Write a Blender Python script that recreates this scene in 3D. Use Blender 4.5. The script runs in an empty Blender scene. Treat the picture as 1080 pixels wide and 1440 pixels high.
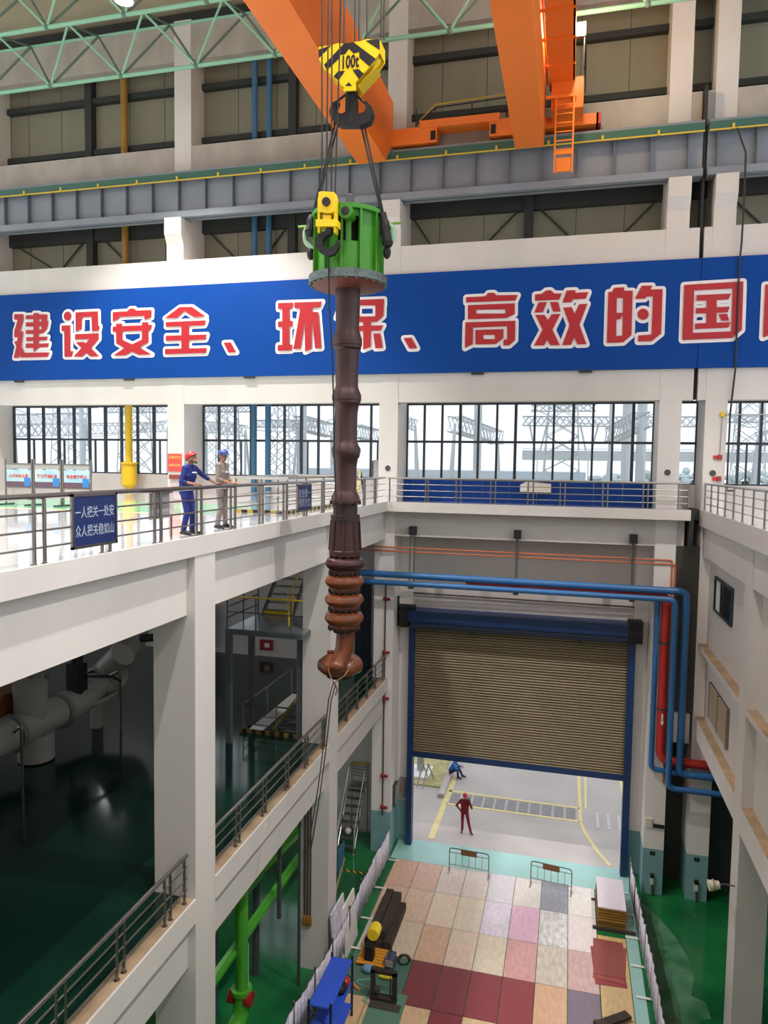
import bpy, bmesh, math, random
from mathutils import Vector, Matrix
PI = math.pi
random.seed(7)
SC = bpy.context.scene
COL = SC.collection

# ------------------------------------------------------------------ camera
CAM = Vector((0.0, 0.0, 16.87))          # ground floor is z = 0
FPX = 1011.33                            # focal length for the 1080 x 1440 frame
def _cam_axes():
    a, b, c = -0.252341591, -0.064940483, 0.014742933
    fwd = Vector((math.sin(a)*math.cos(b), math.cos(a)*math.cos(b), math.sin(b)))
    right = Vector((math.cos(a), -math.sin(a), 0)); up = right.cross(fwd)
    r2 = right*math.cos(c) + up*math.sin(c); u2 = -right*math.sin(c) + up*math.cos(c)
    return r2, u2, fwd
RIGHT, UP, FWD = _cam_axes()
cd = bpy.data.cameras.new('camera'); cam = bpy.data.objects.new('camera', cd); COL.objects.link(cam)
cam.matrix_world = Matrix(((RIGHT.x, UP.x, -FWD.x, CAM.x), (RIGHT.y, UP.y, -FWD.y, CAM.y), (RIGHT.z, UP.z, -FWD.z, CAM.z), (0, 0, 0, 1)))
cd.sensor_fit = 'AUTO'; cd.sensor_width = 36.0; cd.lens = FPX/1440*36.0; cd.clip_start = 0.1; cd.clip_end = 1500
SC.camera = cam
# ------------------------------------------------------------------ world, exposure
SC.view_settings.view_transform = 'Standard'; SC.view_settings.look = 'None'; SC.view_settings.gamma = 1.0
SC.view_settings.use_curve_mapping = False
SC.view_settings.exposure = 0.30
w = bpy.data.worlds.new('overcast'); SC.world = w; w.use_nodes = True
bgn = w.node_tree.nodes['Background']; bgn.inputs[0].default_value = (0.90, 0.95, 1.0, 1); bgn.inputs[1].default_value = 1.15
LAMP_W = 14000.0            # each high-bay lamp, see lamp builder

# where a point seen in the photograph lies on a known plane
def _ray(px, py): return FWD*FPX + RIGHT*(px-540) - UP*(py-720)
def aty(px, py, Y): d = _ray(px, py); return CAM + d*((Y-CAM.y)/d.y)
def atx(px, py, X): d = _ray(px, py); return CAM + d*((X-CAM.x)/d.x)
def atz(px, py, Z): d = _ray(px, py); return CAM + d*((Z-CAM.z)/d.z)

# ------------------------------------------------------------------ materials
def lin(c): c /= 255.0; return c/12.92 if c <= 0.04045 else ((c+0.055)/1.055)**2.4
def rgb(r, g, b): return (lin(r), lin(g), lin(b), 1.0)
def mat(name, col, rough=0.55, metal=0.0, var=0.0, scale=3.0, stretch=(1, 1, 1), spec=0.5, bump=0.0, col2=None, emit=0.0, coat=0.0):
    m = bpy.data.materials.new(name); m.use_nodes = True; nt = m.node_tree; b = nt.nodes['Principled BSDF']
    b.inputs['Base Color'].default_value = col; b.inputs['Roughness'].default_value = rough; b.inputs['Metallic'].default_value = metal
    b.inputs['Specular IOR Level'].default_value = spec
    if coat: b.inputs['Coat Weight'].default_value = coat; b.inputs['Coat Roughness'].default_value = 0.1
    if emit: b.inputs['Emission Color'].default_value = col; b.inputs['Emission Strength'].default_value = emit
    if var or bump or col2:
        tc = nt.nodes.new('ShaderNodeTexCoord'); mp = nt.nodes.new('ShaderNodeMapping'); mp.inputs['Scale'].default_value = stretch
        nz = nt.nodes.new('ShaderNodeTexNoise'); nz.inputs['Scale'].default_value = scale; nz.inputs['Detail'].default_value = 5
        nt.links.new(tc.outputs['Object'], mp.inputs[0]); nt.links.new(mp.outputs[0], nz.inputs['Vector'])
        if var or col2:
            rp = nt.nodes.new('ShaderNodeValToRGB'); rp.color_ramp.elements[0].position = 0.35; rp.color_ramp.elements[1].position = 0.68
            d = col2 if col2 else tuple(max(0, x*(1-var)) for x in col[:3]) + (1,)
            rp.color_ramp.elements[0].color = d; rp.color_ramp.elements[1].color = col
            nt.links.new(nz.outputs['Fac'], rp.inputs[0]); nt.links.new(rp.outputs[0], b.inputs['Base Color'])
        if bump:
            bp = nt.nodes.new('ShaderNodeBump'); bp.inputs['Strength'].default_value = bump; bp.inputs['Distance'].default_value = 0.02
            nt.links.new(nz.outputs['Fac'], bp.inputs['Height']); nt.links.new(bp.outputs[0], b.inputs['Normal'])
    return m
def band_mat(name, col_low, col_high, z_split, rough=0.5):
    "wall paint in two coats: one colour up to a height, another above"
    m = mat(name, col_high, rough); nt = m.node_tree; b = nt.nodes['Principled BSDF']
    g = nt.nodes.new('ShaderNodeNewGeometry'); s = nt.nodes.new('ShaderNodeSeparateXYZ'); c = nt.nodes.new('ShaderNodeMath'); c.operation = 'GREATER_THAN'; c.inputs[1].default_value = z_split
    mx = nt.nodes.new('ShaderNodeMix'); mx.data_type = 'RGBA'; mx.inputs[6].default_value = col_low; mx.inputs[7].default_value = col_high
    nt.links.new(g.outputs['Position'], s.inputs[0]); nt.links.new(s.outputs['Z'], c.inputs[0]); nt.links.new(c.outputs[0], mx.inputs[0]); nt.links.new(mx.outputs[2], b.inputs['Base Color'])
    return m
def stripe_mat(name, c1, c2, scale, axis=(1, 0, 0), rough=0.5, duty=0.5, metal=0.0, skew=(0, 0, 0), bump=0.0):
    m = mat(name, c1, rough, metal); nt = m.node_tree; b = nt.nodes['Principled BSDF']
    tc = nt.nodes.new('ShaderNodeTexCoord'); dt = nt.nodes.new('ShaderNodeVectorMath'); dt.operation = 'DOT_PRODUCT'
    dt.inputs[1].default_value = tuple(a*scale for a in axis)
    fr = nt.nodes.new('ShaderNodeMath'); fr.operation = 'FRACT'; gt = nt.nodes.new('ShaderNodeMath'); gt.operation = 'GREATER_THAN'; gt.inputs[1].default_value = duty
    mx = nt.nodes.new('ShaderNodeMix'); mx.data_type = 'RGBA'; mx.inputs[6].default_value = c1; mx.inputs[7].default_value = c2
    nt.links.new(tc.outputs['Object'], dt.inputs[0]); nt.links.new(dt.outputs['Value'], fr.inputs[0]); nt.links.new(fr.outputs[0], gt.inputs[0])
    nt.links.new(gt.outputs[0], mx.inputs[0]); nt.links.new(mx.outputs[2], b.inputs['Base Color'])
    return m
def glass_mat():
    m = bpy.data.materials.new('window_glass'); m.use_nodes = True; nt = m.node_tree; nt.nodes.clear()
    o = nt.nodes.new('ShaderNodeOutputMaterial'); t = nt.nodes.new('ShaderNodeBsdfTransparent'); t.inputs[0].default_value = (0.93, 0.95, 0.97, 1)
    g = nt.nodes.new('ShaderNodeBsdfGlossy'); g.inputs['Roughness'].default_value = 0.02; f = nt.nodes.new('ShaderNodeFresnel'); f.inputs[0].default_value = 1.4
    x = nt.nodes.new('ShaderNodeMixShader'); nt.links.new(f.outputs[0], x.inputs[0]); nt.links.new(t.outputs[0], x.inputs[1]); nt.links.new(g.outputs[0], x.inputs[2]); nt.links.new(x.outputs[0], o.inputs[0])
    return m

WHITE = mat('white_wall_paint', rgb(210, 204, 199), 0.6, var=0.07, scale=0.7, stretch=(1, 1, 0.35))
WHITE2 = mat('plain_white_paint', rgb(232, 228, 224), 0.55)
CONC = mat('painted_concrete', rgb(178, 170, 160), 0.75, var=0.22, scale=1.1, stretch=(1, 1, 0.5), bump=0.1)
DUST = mat('dusty_ledge_top', rgb(178, 152, 122), 0.9, var=0.3, scale=2.0)
COLP = band_mat('column_paint', rgb(122, 164, 166), rgb(228, 223, 219), 1.85)
GREENF = mat('green_epoxy_floor', rgb(34, 116, 64), 0.13, var=0.35, scale=0.45, spec=0.6, col2=rgb(16, 84, 46), bump=0.01)
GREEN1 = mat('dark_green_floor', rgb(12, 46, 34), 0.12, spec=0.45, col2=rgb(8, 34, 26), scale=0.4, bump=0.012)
TEALF = mat('daylit_teal_floor', rgb(158, 204, 198), 0.22, spec=0.5, var=0.15, scale=0.6)  # daylight glare from the doorway put into the floor colour
LIGHTF = mat('polished_light_floor', rgb(196, 198, 198), 0.07, spec=0.75, var=0.05, scale=0.5, bump=0.008, coat=0.6)
PANEL = mat('olive_cladding_panel', rgb(134, 130, 110), 0.6, var=0.15, scale=0.6, stretch=(1, 1, 0.2))
SEAM = mat('dark_girt_steel', rgb(44, 46, 44), 0.7)
ROOFM = mat('roof_sheet', rgb(176, 166, 138), 0.7, var=0.1, scale=0.4)
BEAMST = mat('grey_crane_beam_steel', rgb(132, 138, 148), 0.5, var=0.12, scale=0.8)
ORANGE = mat('crane_orange_paint', rgb(238, 122, 40), 0.38, var=0.06, scale=0.7)
TRUSS = mat('truss_pale_green', rgb(136, 186, 158), 0.5)
STEEL = mat('brushed_stainless', rgb(176, 172, 168), 0.28, 1.0)
STEELD = mat('grey_stainless_post', rgb(140, 134, 130), 0.3, 1.0)
FRAME = mat('window_frame_slate', rgb(44, 48, 58), 0.4)
GLASS = glass_mat()
BLACK = mat('black_rubber', rgb(20, 20, 22), 0.6)
ROPE = mat('greasy_wire_rope', rgb(34, 32, 30), 0.55, 0.3)
YELLOW = mat('crane_yellow', rgb(232, 196, 20), 0.42)
HZBLACK = mat('hazard_black', rgb(16, 16, 26), 0.5)
HOOKM = mat('black_forged_hook', rgb(32, 32, 36), 0.45, 0.3)
GREENP = mat('bright_green_machine_paint', rgb(62, 136, 32), 0.35, var=0.08, scale=1.5)
PUMPBR = mat('red_oxide_pipe', rgb(62, 28, 24), 0.42, var=0.35, scale=2.0, bump=0.05)
PUMPOR = mat('rusty_orange_casing', rgb(114, 60, 32), 0.35, var=0.35, scale=2.5)
PUMPDK = mat('dark_bolt_ring', rgb(42, 26, 24), 0.6)
GALV = mat('galvanised_flange', rgb(110, 122, 120), 0.5, 0.5, var=0.4, scale=8)
BLUEP = mat('blue_pipe_paint', rgb(48, 104, 160), 0.4)
BLUEP2 = mat('steel_blue_pipe_paint', rgb(56, 100, 132), 0.45)
REDP = mat('red_pipe_paint', rgb(186, 48, 44), 0.4)
ORP = mat('orange_conduit', rgb(196, 112, 78), 0.5)
BRP = mat('brown_conduit', rgb(74, 54, 48), 0.5)
YELP = mat('yellow_pipe_paint', rgb(216, 176, 24), 0.4)
BRYP = mat('ochre_pipe_paint', rgb(150, 112, 44), 0.5)
SIGNB = mat('banner_blue', rgb(6, 66, 146), 0.6, var=0.05, scale=0.2, spec=0.15)
SIGNR = mat('letter_red', rgb(176, 22, 32), 0.45)
SIGNW = mat('letter_white', rgb(236, 230, 232), 0.5)
NAVY = mat('navy_sign_board', rgb(18, 38, 92), 0.4)
BOARDB = mat('blue_board', rgb(10, 54, 124), 0.5, spec=0.2)
CREAM = mat('cream_plastic', rgb(214, 206, 190), 0.5)
GREYM = mat('grey_metal_sheet', rgb(164, 162, 162), 0.4, 0.2)
DKGREY = mat('dark_grey_steel', rgb(62, 66, 68), 0.5)
DKPAN = mat('dark_corrugated_sheet', rgb(66, 62, 58), 0.6, var=0.2, scale=1.5)
SHUT = mat('shutter_slats', rgb(142, 127, 100), 0.5, 0.1, var=0.12, scale=1.0, stretch=(0.2, 1, 3))
SHUTB = mat('shutter_blue_frame', rgb(24, 52, 98), 0.4)
GPIPE = mat('bright_green_pipe', rgb(72, 156, 44), 0.35)
GDARK = mat('deep_green_beam', rgb(40, 104, 40), 0.45)
GREYP = mat('grey_insulated_pipe', rgb(150, 146, 140), 0.5, var=0.08, scale=1.0)
BLUESH = mat('shelf_blue', rgb(52, 92, 214), 0.4)
NAVYST = mat('shelf_navy_post', rgb(30, 38, 66), 0.45)
TIMBER = mat('dark_oily_timber', rgb(66, 54, 46), 0.8, var=0.4, scale=4, stretch=(4, 0.6, 4))
MESHB = mat('printed_fence_cloth', rgb(232, 228, 234), 0.6, col2=rgb(196, 190, 210), scale=6.0)
OUTG = mat('outdoor_concrete', rgb(190, 182, 178), 0.85, var=0.12, scale=0.5)
LINEY = mat('yellow_road_paint', rgb(232, 212, 150), 0.7, var=0.1, scale=3)
GRASS = mat('dry_grass', rgb(196, 176, 138), 0.9, col2=rgb(150, 156, 96), scale=2)
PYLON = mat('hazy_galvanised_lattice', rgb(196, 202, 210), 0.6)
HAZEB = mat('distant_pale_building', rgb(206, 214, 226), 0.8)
TREE = mat('hazed_tree_leaves', rgb(198, 212, 214), 0.9, var=0.2, scale=0.6)  # distance haze put into the pale leaf colour

# ------------------------------------------------------------------ mesh helpers
class MB:
    def __init__(s): s.bm = bmesh.new(); s.mi = 0
    def face(s, vs):
        try: f = s.bm.faces.new(vs); f.material_index = s.mi; return f
        except ValueError: return None
    def box(s, x0, x1, y0, y1, z0, z1, M=None):
        P = [Vector((x, y, z)) for z in (z0, z1) for y in (y0, y1) for x in (x0, x1)]
        if M: P = [M @ p for p in P]
        v = [s.bm.verts.new(p) for p in P]
        for q in ((0, 2, 3, 1), (4, 5, 7, 6), (0, 1, 5, 4), (2, 6, 7, 3), (0, 4, 6, 2), (1, 3, 7, 5)): s.face([v[i] for i in q])
        return s
    def bar(s, a, b, w, h):
        "rectangular bar from a to b, w across, h in the upright direction"
        a = Vector(a); b = Vector(b); d = b-a; L = d.length
        if L < 1e-6: return s
        z = d.normalized(); u = Vector((0, 0, 1)) if abs(z.z) < 0.95 else Vector((0, 1, 0))
        x = u.cross(z).normalized(); y = z.cross(x)
        M = Matrix(((x.x, y.x, z.x, a.x), (x.y, y.y, z.y, a.y), (x.z, y.z, z.z, a.z), (0, 0, 0, 1)))
        return s.box(-w/2, w/2, -h/2, h/2, 0, L, M)
    def tube(s, pts, r, n=8, cap=True, r1=None):
        pts = [Vector(p) for p in pts]; N = len(pts); rings = []
        t0 = (pts[1]-pts[0]).normalized(); ref = Vector((0, 0, 1)) if abs(t0.z) < 0.9 else Vector((1, 0, 0))
        x = ref.cross(t0).normalized()
        for i, p in enumerate(pts):
            a = (pts[i]-pts[i-1]).normalized() if i else t0
            b = (pts[i+1]-pts[i]).normalized() if i < N-1 else a
            t = (a+b).normalized() if (a+b).length > 1e-6 else a
            x = (x - t*x.dot(t)).normalized(); y = t.cross(x)
            k = 1.0/max(0.5, t.dot(a)); rr = r if r1 is None else r+(r1-r)*i/(N-1)
            rings.append([s.bm.verts.new(p + (x*math.cos(2*PI*j/n) + y*math.sin(2*PI*j/n))*rr*(k if 0 < i < N-1 else 1)) for j in range(n)])
        for A, B in zip(rings, rings[1:]):
            for j in range(n): s.face([A[j], A[(j+1) % n], B[(j+1) % n], B[j]])
        if cap: s.face(rings[0][::-1]); s.face(rings[-1])
        return s
    def cyl(s, a, b, r, n=16, r1=None): return s.tube([a, b], r, n, True, r1)
    def lathe(s, prof, c=(0, 0, 0), n=32, axis='z'):
        c = Vector(c); rings = []
        for r, h in prof:
            ring = []
            for j in range(n):
                a = 2*PI*j/n; p = Vector((r*math.cos(a), r*math.sin(a), h))
                if axis == 'y': p = Vector((p.x, h, p.y))
                if axis == 'x': p = Vector((h, p.x, p.y))
                ring.append(s.bm.verts.new(c+p))
            rings.append(ring)
        for A, B in zip(rings, rings[1:]):
            for j in range(n): s.face([A[j], A[(j+1) % n], B[(j+1) % n], B[j]])
        s.face(rings[0][::-1]); s.face(rings[-1])
        return s
    def ell(s, c, rx, ry, rz, n=14, m=8, z0=-1.0, M=None):
        c = Vector(c); a0 = math.asin(z0); rings = []
        for i in range(m+1):
            a = a0 + (PI/2-a0)*i/m
            ring = []
            for j in range(n):
                p = Vector((rx*math.cos(a)*math.cos(2*PI*j/n), ry*math.cos(a)*math.sin(2*PI*j/n), rz*math.sin(a)))
                if M: p = M @ p
                ring.append(s.bm.verts.new(c+p))
            rings.append(ring)
        for A, B in zip(rings, rings[1:]):
            for j in range(n): s.face([A[j], A[(j+1) % n], B[(j+1) % n], B[j]])
        s.face(rings[0][::-1])
        return s
    def prism(s, poly, axis, d0, d1):
        "closed outline (two coordinates) pushed along axis from d0 to d1"
        def P(u, v, d): return Vector({'x': (d, u, v), 'y': (u, d, v), 'z': (u, v, d)}[axis])
        A = [s.bm.verts.new(P(u, v, d0)) for u, v in poly]; B = [s.bm.verts.new(P(u, v, d1)) for u, v in poly]; n = len(poly)
        s.face(A[::-1]); s.face(B)
        for i in range(n): s.face([A[i], A[(i+1) % n], B[(i+1) % n], B[i]])
        return s
    def poly(s, pts): s.face([s.bm.verts.new(Vector(p)) for p in pts]); return s
    def build(s, name, m, parent=None, smooth=True, local=False, fix=True):
        if fix: bmesh.ops.recalc_face_normals(s.bm, faces=s.bm.faces)
        me = bpy.data.meshes.new(name); s.bm.to_mesh(me); s.bm.free()
        for mm in (m if isinstance(m, (list, tuple)) else [m]): me.materials.append(mm)
        if smooth and me.polygons:
            me.polygons.foreach_set('use_smooth', [True]*len(me.polygons)); me.set_sharp_from_angle(angle=0.55)
        o = bpy.data.objects.new(name, me); COL.objects.link(o)
        if parent: 
            o.parent = parent
            if not local: o.matrix_parent_inverse = Matrix.Translation(-parent.location)
        return o
def tag(o, label, cat=None, group=None, kind=None):
    o['label'] = label
    if cat: o['category'] = cat
    if group: o['group'] = group
    if kind: o['kind'] = kind
    return o
def thing(name, label, cat, loc=(0, 0, 0), group=None, rz=0.0, kind=None):
    o = bpy.data.objects.new(name, None); o.empty_display_size = 0.2; COL.objects.link(o); o.location = loc; o.rotation_euler = (0, 0, rz)
    return tag(o, label, cat, group, kind)
def struct(name, mb, m, label, cat, smooth=False):
    o = mb.build(name, m, smooth=smooth); return tag(o, label, cat, None, 'structure')
def dup(root, loc=None, label=None):
    r = root.copy(); COL.objects.link(r)
    if loc is not None: r.location = loc
    if label: r['label'] = label
    for ch in root.children:
        c = ch.copy(); COL.objects.link(c); c.parent = r
        for g in ch.children:
            d = g.copy(); COL.objects.link(d); d.parent = c
    return r
def bx(*a): return MB().box(*a)
def fillet(pts, r, n=6):
    "polyline with rounded corners"
    pts = [Vector(p) for p in pts]; out = [pts[0]]
    for a, b, c in zip(pts, pts[1:], pts[2:]):
        d1 = (a-b).normalized(); d2 = (c-b).normalized(); p = b+d1*r; q = b+d2*r
        for i in range(n+1):
            t = i/n; out.append(p*(1-t)**2 + b*2*t*(1-t) + q*t*t)
    return out + [pts[-1]]
def text_mb(body, size, M, m_index=0, mb=None, bold=0.0, squeeze=1.0):
    "flat lettering as mesh, laid by matrix M (x along the line, y up)"
    c = bpy.data.curves.new('lettering', 'FONT'); c.body = body; c.size = size; c.offset = bold; c.align_x = 'CENTER'; c.align_y = 'CENTER'; c.resolution_u = 2
    o = bpy.data.objects.new('lettering', c); COL.objects.link(o); bpy.context.view_layer.update()
    ev = o.evaluated_get(bpy.context.evaluated_depsgraph_get()); me = ev.to_mesh()
    mb = mb or MB(); vs = [mb.bm.verts.new(M @ Vector((v.co.x*squeeze, v.co.y, 0))) for v in me.vertices]
    mb.mi = m_index
    for p in me.polygons: mb.face([vs[i] for i in p.vertices])
    ev.to_mesh_clear(); bpy.data.objects.remove(o); bpy.data.curves.remove(c)
    return mb
def MX(o, ux, uy):
    o = Vector(o); ux = Vector(ux); uy = Vector(uy); uz = ux.cross(uy)
    return Matrix(((ux.x, uy.x, uz.x, o.x), (ux.y, uy.y, uz.y, o.y), (ux.z, uy.z, uz.z, o.z), (0, 0, 0, 1)))

# ================================================================== SETTING
F1, F2 = 7.75, 15.35                     # upper floor levels
YF, YB = 29.45, 31.35                    # front and back of the end-wall columns
# floors
struct('floor', bx(-40, 16, -6, 30.9, -0.3, 0), GREENF, 'glossy green painted ground floor of the hall', 'floor')
tag(bx(-7.0, 2.85, 29.15, 30.9, 0, 0.006).build('trim_1', TEALF, smooth=False), 'floor strip just inside the roller door, daylight painted as pale teal', 'floor strip', None, 'structure')
tag(bx(2.45, 2.85, 19, 29.15, 0, 0.006).build('trim_2', TEALF, smooth=False), 'floor strip under the right cloth fence, daylight painted as pale teal', 'floor strip', None, 'structure')
struct('floor', bx(-40, 40, 30.9, 46, -0.3, -0.01), OUTG, 'pale concrete yard outside the roller door', 'yard')
struct('floor', bx(-200, 200, 46, 400, -1.4, -1.0), GRASS, 'open ground of the switchyard far outside', 'ground')
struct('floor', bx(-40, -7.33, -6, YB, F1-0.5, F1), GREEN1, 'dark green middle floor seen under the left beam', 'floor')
struct('floor', bx(-40, -7.33, -6, YB, F2-0.38, F2), [LIGHTF], 'polished pale upper floor on the left behind the railing', 'floor')
struct('floor', bx(-7.33, 4.40, 28.8, YB, F2-0.38, F2), [LIGHTF], 'upper walkway floor above the roller door', 'floor')
struct('floor', bx(4.85, 16, 2, YB, F2-0.6, F2), [LIGHTF], 'upper floor on the right behind the single-post railing', 'floor')
# white painted slab edges
struct('trim_3', bx(-7.345, -7.30, -6, 28.8, F2-0.38, F2+0.02), WHITE, 'white lip of the left upper floor under the railing', 'slab edge')
struct('trim_4', bx(-7.33, 4.40, 28.76, 28.81, F2-0.38, F2+0.02), WHITE, 'cream white lip of the walkway above the roller door', 'slab edge')
struct('trim_5', bx(4.82, 4.86, 2, 29.6, F2-0.6, F2+0.02), WHITE, 'white lip of the right upper floor', 'slab edge')
for a, b, k in ((-6, 13.08, 'nearest'), (13.94, 21.74, 'middle'), (22.6, 29.45, 'farthest')):
    mb = bx(-7.345, -7.30, a, b, F1-0.5, F1+0.01); mb.mi = 1; mb.box(-7.62, -7.345, a, b, F1, F1+0.012)
    tag(mb.build('trim_6', [WHITE, DUST], smooth=False), 'white lip of the left middle floor, %s bay from the camera' % k, 'slab edge', None, 'structure')
# left frame
for (a, b, k) in ((-6, 13.08, 'nearest'), (13.94, 21.74, 'middle'), (22.6, 29.45, 'farthest')):
    struct('beam', bx(-7.95, -7.5, a, b, 13.75, F2-0.38), WHITE, 'deep white beam under the left upper floor, %s bay' % k, 'beam')
    struct('beam', bx(-7.95, -7.5, a, b, 6.22, F1-0.5), WHITE, 'white beam under the left middle floor, %s bay' % k, 'beam')
struct('column', bx(-8.28, -7.32, 13.08, 13.94, 0, F2-0.38), WHITE, 'big white square column nearest on the left', 'column')
struct('column', bx(-8.28, -7.32, 21.74, 22.6, 0, F2-0.38), WHITE, 'second white square column on the left, beside the pump bowls', 'column')
for x0, x1, k in ((-7.97, -7.11, 'left of the roller door'), (3.25, 4.02, 'right of the roller door'), (4.88, 5.66, 'rightmost, beside the dark doorway')):
    struct('column', bx(x0, x1, YF-0.02, YB-0.02, 0, F2-0.385), COLP, 'white end-wall column with teal foot, %s' % k, 'column')
# end wall, lower
mb = bx(-40, -17, 31.15, YB, 0, F2-0.4); mb.box(-17, -14.2, 31.15, YB, 0, 12.0); mb.box(-17, -14.2, 31.15, YB, 14.6, F2-0.4); mb.box(-14.2, -11.0, 31.15, YB, 0, 4.2); mb.box(-14.2, -11.0, 31.15, YB, 7.1, F2-0.4); mb.box(-11.0, -6.57, 31.15, YB, 0, F2-0.4)
struct('wall_back', mb, WHITE, 'white end wall left of the roller door', 'wall')
struct('wall_front', bx(-40, 16, -6.3, -6.0, 0, 29), WHITE, 'white wall at the other end of the hall, out of view', 'wall')
tag(bx(4.40, 4.85, 29.5, YB, F2-0.4, F2-0.02).build('trim_27', SEAM, smooth=False), 'dark joint floor between walkway and right upper floor', 'joint', None, 'structure')
struct('wall_back', bx(-6.57, 2.73, 31.0, YB, 10.2, F2-0.4), WHITE, 'white end wall above the roller door', 'wall')
struct('wall_back', bx(-7.11, -6.57, 30.75, YB, 0, F2-0.4), COLP, 'narrow white wall strip at the left door jamb', 'wall')
struct('wall_back', bx(2.73, 3.25, 30.75, YB, 0, F2-0.4), COLP, 'narrow white wall strip at the right door jamb', 'wall')
struct('wall_back', bx(4.02, 4.88, 30.9, YB, 0, F2-0.4), DKPAN, 'dark wall in the gap between the right columns', 'wall')
struct('wall_back', bx(5.66, 16, 30.6, YB, 0, F2-0.6), DKGREY, 'dark wall in the doorway at lower right', 'wall')
struct('beam', bx(-7.5, 4.30, YF, 29.95, 13.9, F2-0.38), WHITE, 'white beam under the walkway above the roller door', 'beam')
struct('trim_7', bx(4.02, 4.88, 29.42, 29.5, 7.5, 13.95), DKPAN, 'dark corrugated sheet closing the gap beside the blue pipes', 'sheet')
struct('trim_8', bx(4.1, 4.75, 29.3, 29.9, 6.3, 7.45), WHITE, 'white block below the dark corrugated sheet', 'block')
struct('trim_9', bx(4.40, 4.55, 29.0, 29.5, 13.95, F2-0.2), SEAM, 'dark expansion joint at the walkway end', 'joint')
# end wall, upper: white band, sill walls, columns, concrete beams, cladding
for x0, x1, k in ((-40, 4.40, 'left of the joint'), (4.56, 16, 'right of the joint')):
    mb = bx(x0, x1, YF, 29.95, 19.5, 25.88)
    struct('wall_back', mb, WHITE, 'white wall band behind the blue banner, %s' % k, 'wall')
    struct('beam', bx(x0, x1, 30.15, 30.7, 29.6, 31.12), CONC, 'weathered concrete beam above the crane rail, %s' % k, 'beam')
    struct('beam', bx(x0, x1, 30.15, 30.75, 34.85, 36.5), CONC, 'weathered top concrete beam behind the green truss, %s' % k, 'beam')
COLX = [(-28.6, -27.75, 'at the far left'), (-17.83, -17.0, 'behind the two workers'), (-7.86, -7.05, 'behind the pump pipe'), (3.22, 4.02, 'left of the narrow window'), (4.85, 5.62, 'right of the narrow window')]
for x0, x1, k in COLX:
    sh = 0.23; yf = YF-0.015
    mb = MB().prism([(yf, F2), (yf, 26.55), (YF-sh, 27.0), (YF-sh, 27.7), (30.13, 27.7), (30.13, 36.6), (YB, 36.6), (YB, F2)], 'x', x0, x1)
    struct('column', mb, WHITE, 'tall white crane column on the end wall, %s' % k, 'column')
mb = bx(-40, 16, 31.4, 31.6, 25.0, 37.4)
mb.mi = 1
for i in range(30): mb.box(-40+i*1.9, -39.98+i*1.9, 31.39, 31.4, 25, 37.4)
struct('wall_back', mb, [PANEL, SEAM], 'olive cladding panels behind the crane rail', 'wall')
mb = MB()
for z in (31.75, 34.15): mb.box(-40, 16, 31.1, 31.38, z-0.13, z+0.13)
mb.box(-40, 16, 31.1, 31.38, 27.55, 28.3)
struct('trim_10', mb, SEAM, 'dark horizontal girts on the olive cladding', 'girts')
mb = MB()
for x in (-23.0, -12.5, -2.0, 9.5): mb.box(x-0.18, x+0.18, 31.0, 31.38, 25.5, 36.5)
struct('trim_11', mb, SEAM, 'dark upright posts on the olive cladding', 'posts')
mb = MB()
for xa, za, xb, zb in ((-27.4, 27.6, -24.6, 26.0), (-23.2, 27.95, -25.2, 26.0), (-22.8, 28, -20.6, 26.0), (-17, 27.6, -19, 26), (-16.9, 27.8, -15, 26.0), (-12.6, 27.9, -14.2, 26.0), (-12.3, 27.9, -10.6, 26.0),
                       (-6.95, 27.6, -5.8, 25.9), (-2.2, 27.85, -4.2, 25.9), (-1.8, 27.85, 0.2, 25.9), (3.2, 27.8, 1.4, 26.0), (5.7, 27.6, 7.4, 25.9)):
    mb.bar((xa, 31.3, za), (xb, 31.3, zb), 0.06, 0.06)
struct('trim_12', mb, SEAM, 'thin diagonal braces on the olive cladding', 'braces')
struct('trim_13', bx(-40, 16, 30.75, 31.6, 36.5, 37.3), SEAM, 'dark strip between top beam and roof', 'fascia')
struct('trim_14', bx(4.43, 4.53, 29.7, 30.3, 19.55, 31.1), SEAM, 'dark vertical expansion joint between twin columns', 'joint')
for x0, x1, k in ((-27.75, -17.83, 'far left'), (-17.0, -7.86, 'left'), (-7.05, 3.22, 'middle'), (4.02, 4.85, 'narrow'), (5.62, 16, 'right')):
    struct('wall_back', bx(x0, x1, 31.1, YB, F2, 16.27), WHITE, 'white sill wall under the %s window' % k, 'wall')
struct('wall_back', bx(-40, -28.6, 30.9, YB, F2, 19.6), WHITE, 'white wall at the far left of the upper floor', 'wall')
# roof
mb = MB(); mb.poly([(-40, 31.6, 37.3), (16, 31.6, 37.3), (16, -8, 41.5), (-40, -8, 41.5)]); mb.poly([(-40, 31.6, 37.5), (16, 31.6, 37.5), (16, -8, 41.7), (-40, -8, 41.7)])
struct('ceiling', mb, ROOFM, 'pale olive sheet roof above the truss', 'ceiling')
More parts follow.
